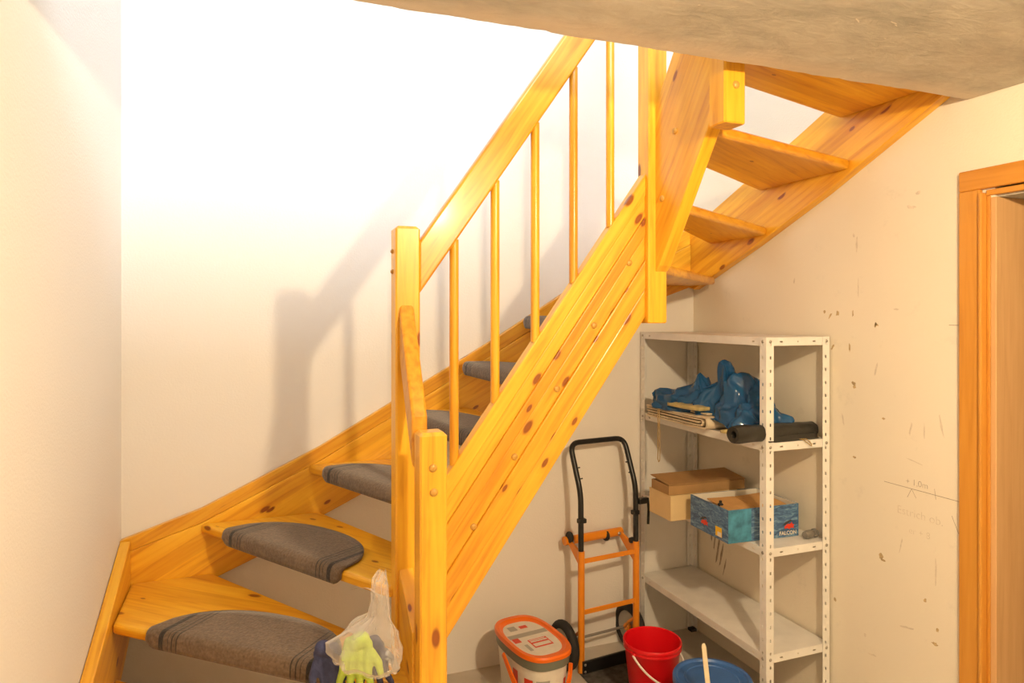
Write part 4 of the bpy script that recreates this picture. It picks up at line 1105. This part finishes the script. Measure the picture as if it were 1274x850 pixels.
# ------------------------------------------------------------------ gloves and clear bag on the steps
def glove(name, loc, rot, mat, label, s=1.0, curl=0.25):
    bm = bmesh.new()
    def add(path, rad, seg=10):
        V, F = tube_data(path, rad, seg); vs_ = [bm.verts.new(v) for v in V]
        for f in F:
            try: bm.faces.new([vs_[i] for i in f])
            except ValueError: pass
        for e, (p, r) in ((0, (path[0], rad[0])), (1, (path[-1], rad[-1]))):
            mm = Matrix.Translation(p)
            bmesh.ops.create_icosphere(bm, subdivisions=2, radius=r, matrix=mm)
    # palm: overlapping rods, fingers hang down (-Z), back of the hand -Y
    for x in (-0.030, -0.012, 0.008, 0.028):
        add([Vector((x * 0.85, 0, 0.07)), Vector((x, -0.002, 0.03)), Vector((x * 1.12, 0, -0.012))], [0.014, 0.015, 0.0125])
    for x, ln, sp in ((-0.035, 0.062, -0.012), (-0.0125, 0.078, -0.004), (0.0105, 0.074, 0.004), (0.032, 0.056, 0.014)):
        add([Vector((x, 0, -0.008)), Vector((x + sp * 0.5, curl * 0.02, -0.008 - ln * 0.5)), Vector((x + sp, curl * 0.06, -0.008 - ln))], [0.0105, 0.0100, 0.0085])
    add([Vector((0.034, 0.0, 0.045)), Vector((0.056, 0.006, 0.018)), Vector((0.066, 0.010, -0.018))], [0.015, 0.0115, 0.009])
    add([Vector((-0.008, 0, 0.070)), Vector((0.008, 0, 0.080))], [0.022, 0.022], 12)
    me = bpy.data.meshes.new(name); bm.to_mesh(me); bm.free(); me.materials.append(mat)
    for p in me.polygons: p.use_smooth = True
    o = bpy.data.objects.new(name, me); link(o)
    o.location = loc; o.rotation_euler = rot; o.scale = (s, s, s)
    r = o.modifiers.new('skin', 'REMESH'); r.mode = 'VOXEL'; r.voxel_size = 0.0032; r.use_smooth_shade = True
    sm = o.modifiers.new('smooth', 'SMOOTH'); sm.factor = 0.6; sm.iterations = 5
    return tag(o, label, 'glove')
glove('work_glove', (-1.858, -1.128, 0.676), (math.radians(4), math.radians(6), math.radians(-20)), M['glove_lime'], 'lime green work glove with fingers hanging out of the clear bag', 0.98)
glove('work_glove', (-1.910, -1.088, 0.648), (math.radians(4), math.radians(20), math.radians(160)), M['glove_navy'], 'dark navy work glove left of the lime green one', 0.95)
glove('work_glove', (-1.806, -1.092, 0.650), (math.radians(6), math.radians(-4), math.radians(-20)), M['glove_navy'], 'dark navy work glove right of the lime green one under the bag', 0.90)
def clear_bag():
    NU, NV = 60, 48; V = []; F = []
    # hanging film, gathered at the top right and bulging at the bottom
    keys = [(0.0, (-1.772, -1.030), 0.885, 0.012, 0.008), (0.15, (-1.782, -1.060), 0.865, 0.022, 0.014), (0.35, (-1.788, -1.090), 0.825, 0.026, 0.022), (0.5, (-1.796, -1.110), 0.790, 0.034, 0.034),
            (0.64, (-1.820, -1.125), 0.762, 0.070, 0.056), (0.82, (-1.834, -1.132), 0.725, 0.092, 0.064), (0.93, (-1.838, -1.134), 0.697, 0.095, 0.064), (1.0, (-1.838, -1.132), 0.682, 0.086, 0.056)]
    def ev(t):
        for i in range(len(keys) - 1):
            if t <= keys[i + 1][0] + 1e-9:
                a, b = keys[i], keys[i + 1]; f = (t - a[0]) / (b[0] - a[0]); f = f * f * (3 - 2 * f) * 0.5 + f * 0.5
                return [a[1][0] + (b[1][0] - a[1][0]) * f, a[1][1] + (b[1][1] - a[1][1]) * f] + [a[k] + (b[k] - a[k]) * f for k in (2, 3, 4)]
    for i in range(NU + 1):
        t = i / NU; x, y, z, w, d = ev(t)
        for j in range(NV):
            a = 2 * math.pi * j / NV; c, s = math.cos(a), math.sin(a)
            f = 1 + 0.30 * noise.noise(Vector((c * 1.6, s * 1.6, t * 3))) - 0.22 * abs(noise.noise(Vector((c * 3.2, s * 3.2, t * 5 + 4))))
            V.append((x + (c * 0.94 - s * 0.0) * w * f, y - c * w * 0.35 * f + s * d * f, z + 0.014 * noise.noise(Vector((c * 2, s * 2, t * 4 + 9))) + 0.02 * t * c * -1 * 0.6))
    for i in range(NU):
        for j in range(NV): F.append([i * NV + j, i * NV + (j + 1) % NV, (i + 1) * NV + (j + 1) % NV, (i + 1) * NV + j])
    c = Vector((-1.83, -1.12, 0.67))
    root = empty('clear_bag', c); tag(root, 'clear crumpled plastic bag with gloves hanging at the corner newel', 'plastic bag')
    mesh_obj('bag_film', [Vector(v) - c for v in V], F, M['clear_bag'], root, True)
    hem = [Vector(V[NU * NV + j]) - c for j in range(NV)]
    tube('rolled_hem', hem, 0.0035, M['clear_bag'], root, 6, closed=True)
    # loose corner of film sticking up to the left
    W = []; G = []
    P = [Vector((-1.873, -1.108, 0.873)), Vector((-1.850, -1.112, 0.880)), Vector((-1.822, -1.112, 0.874)), Vector((-1.803, -1.112, 0.855)), Vector((-1.798, -1.112, 0.825)), Vector((-1.800, -1.112, 0.795)), Vector((-1.818, -1.118, 0.775)), Vector((-1.845, -1.122, 0.757)), Vector((-1.878, -1.118, 0.742))]
    for i, p in enumerate(P):
        for k in range(4):
            q = p + Vector((0.0035 * k, 0.016 * k, -0.006 * k + 0.002 * math.sin(i * 2 + k)))
            W.append(q - c)
    for i in range(len(P) - 1):
        for k in range(3): G.append([i * 4 + k, i * 4 + k + 1, (i + 1) * 4 + k + 1, (i + 1) * 4 + k])
    o = mesh_obj('bag_flap', W, G, M['clear_bag'], root, True)
    ss = o.modifiers.new('sub', 'SUBSURF'); ss.levels = 2; ss.render_levels = 2
clear_bag()
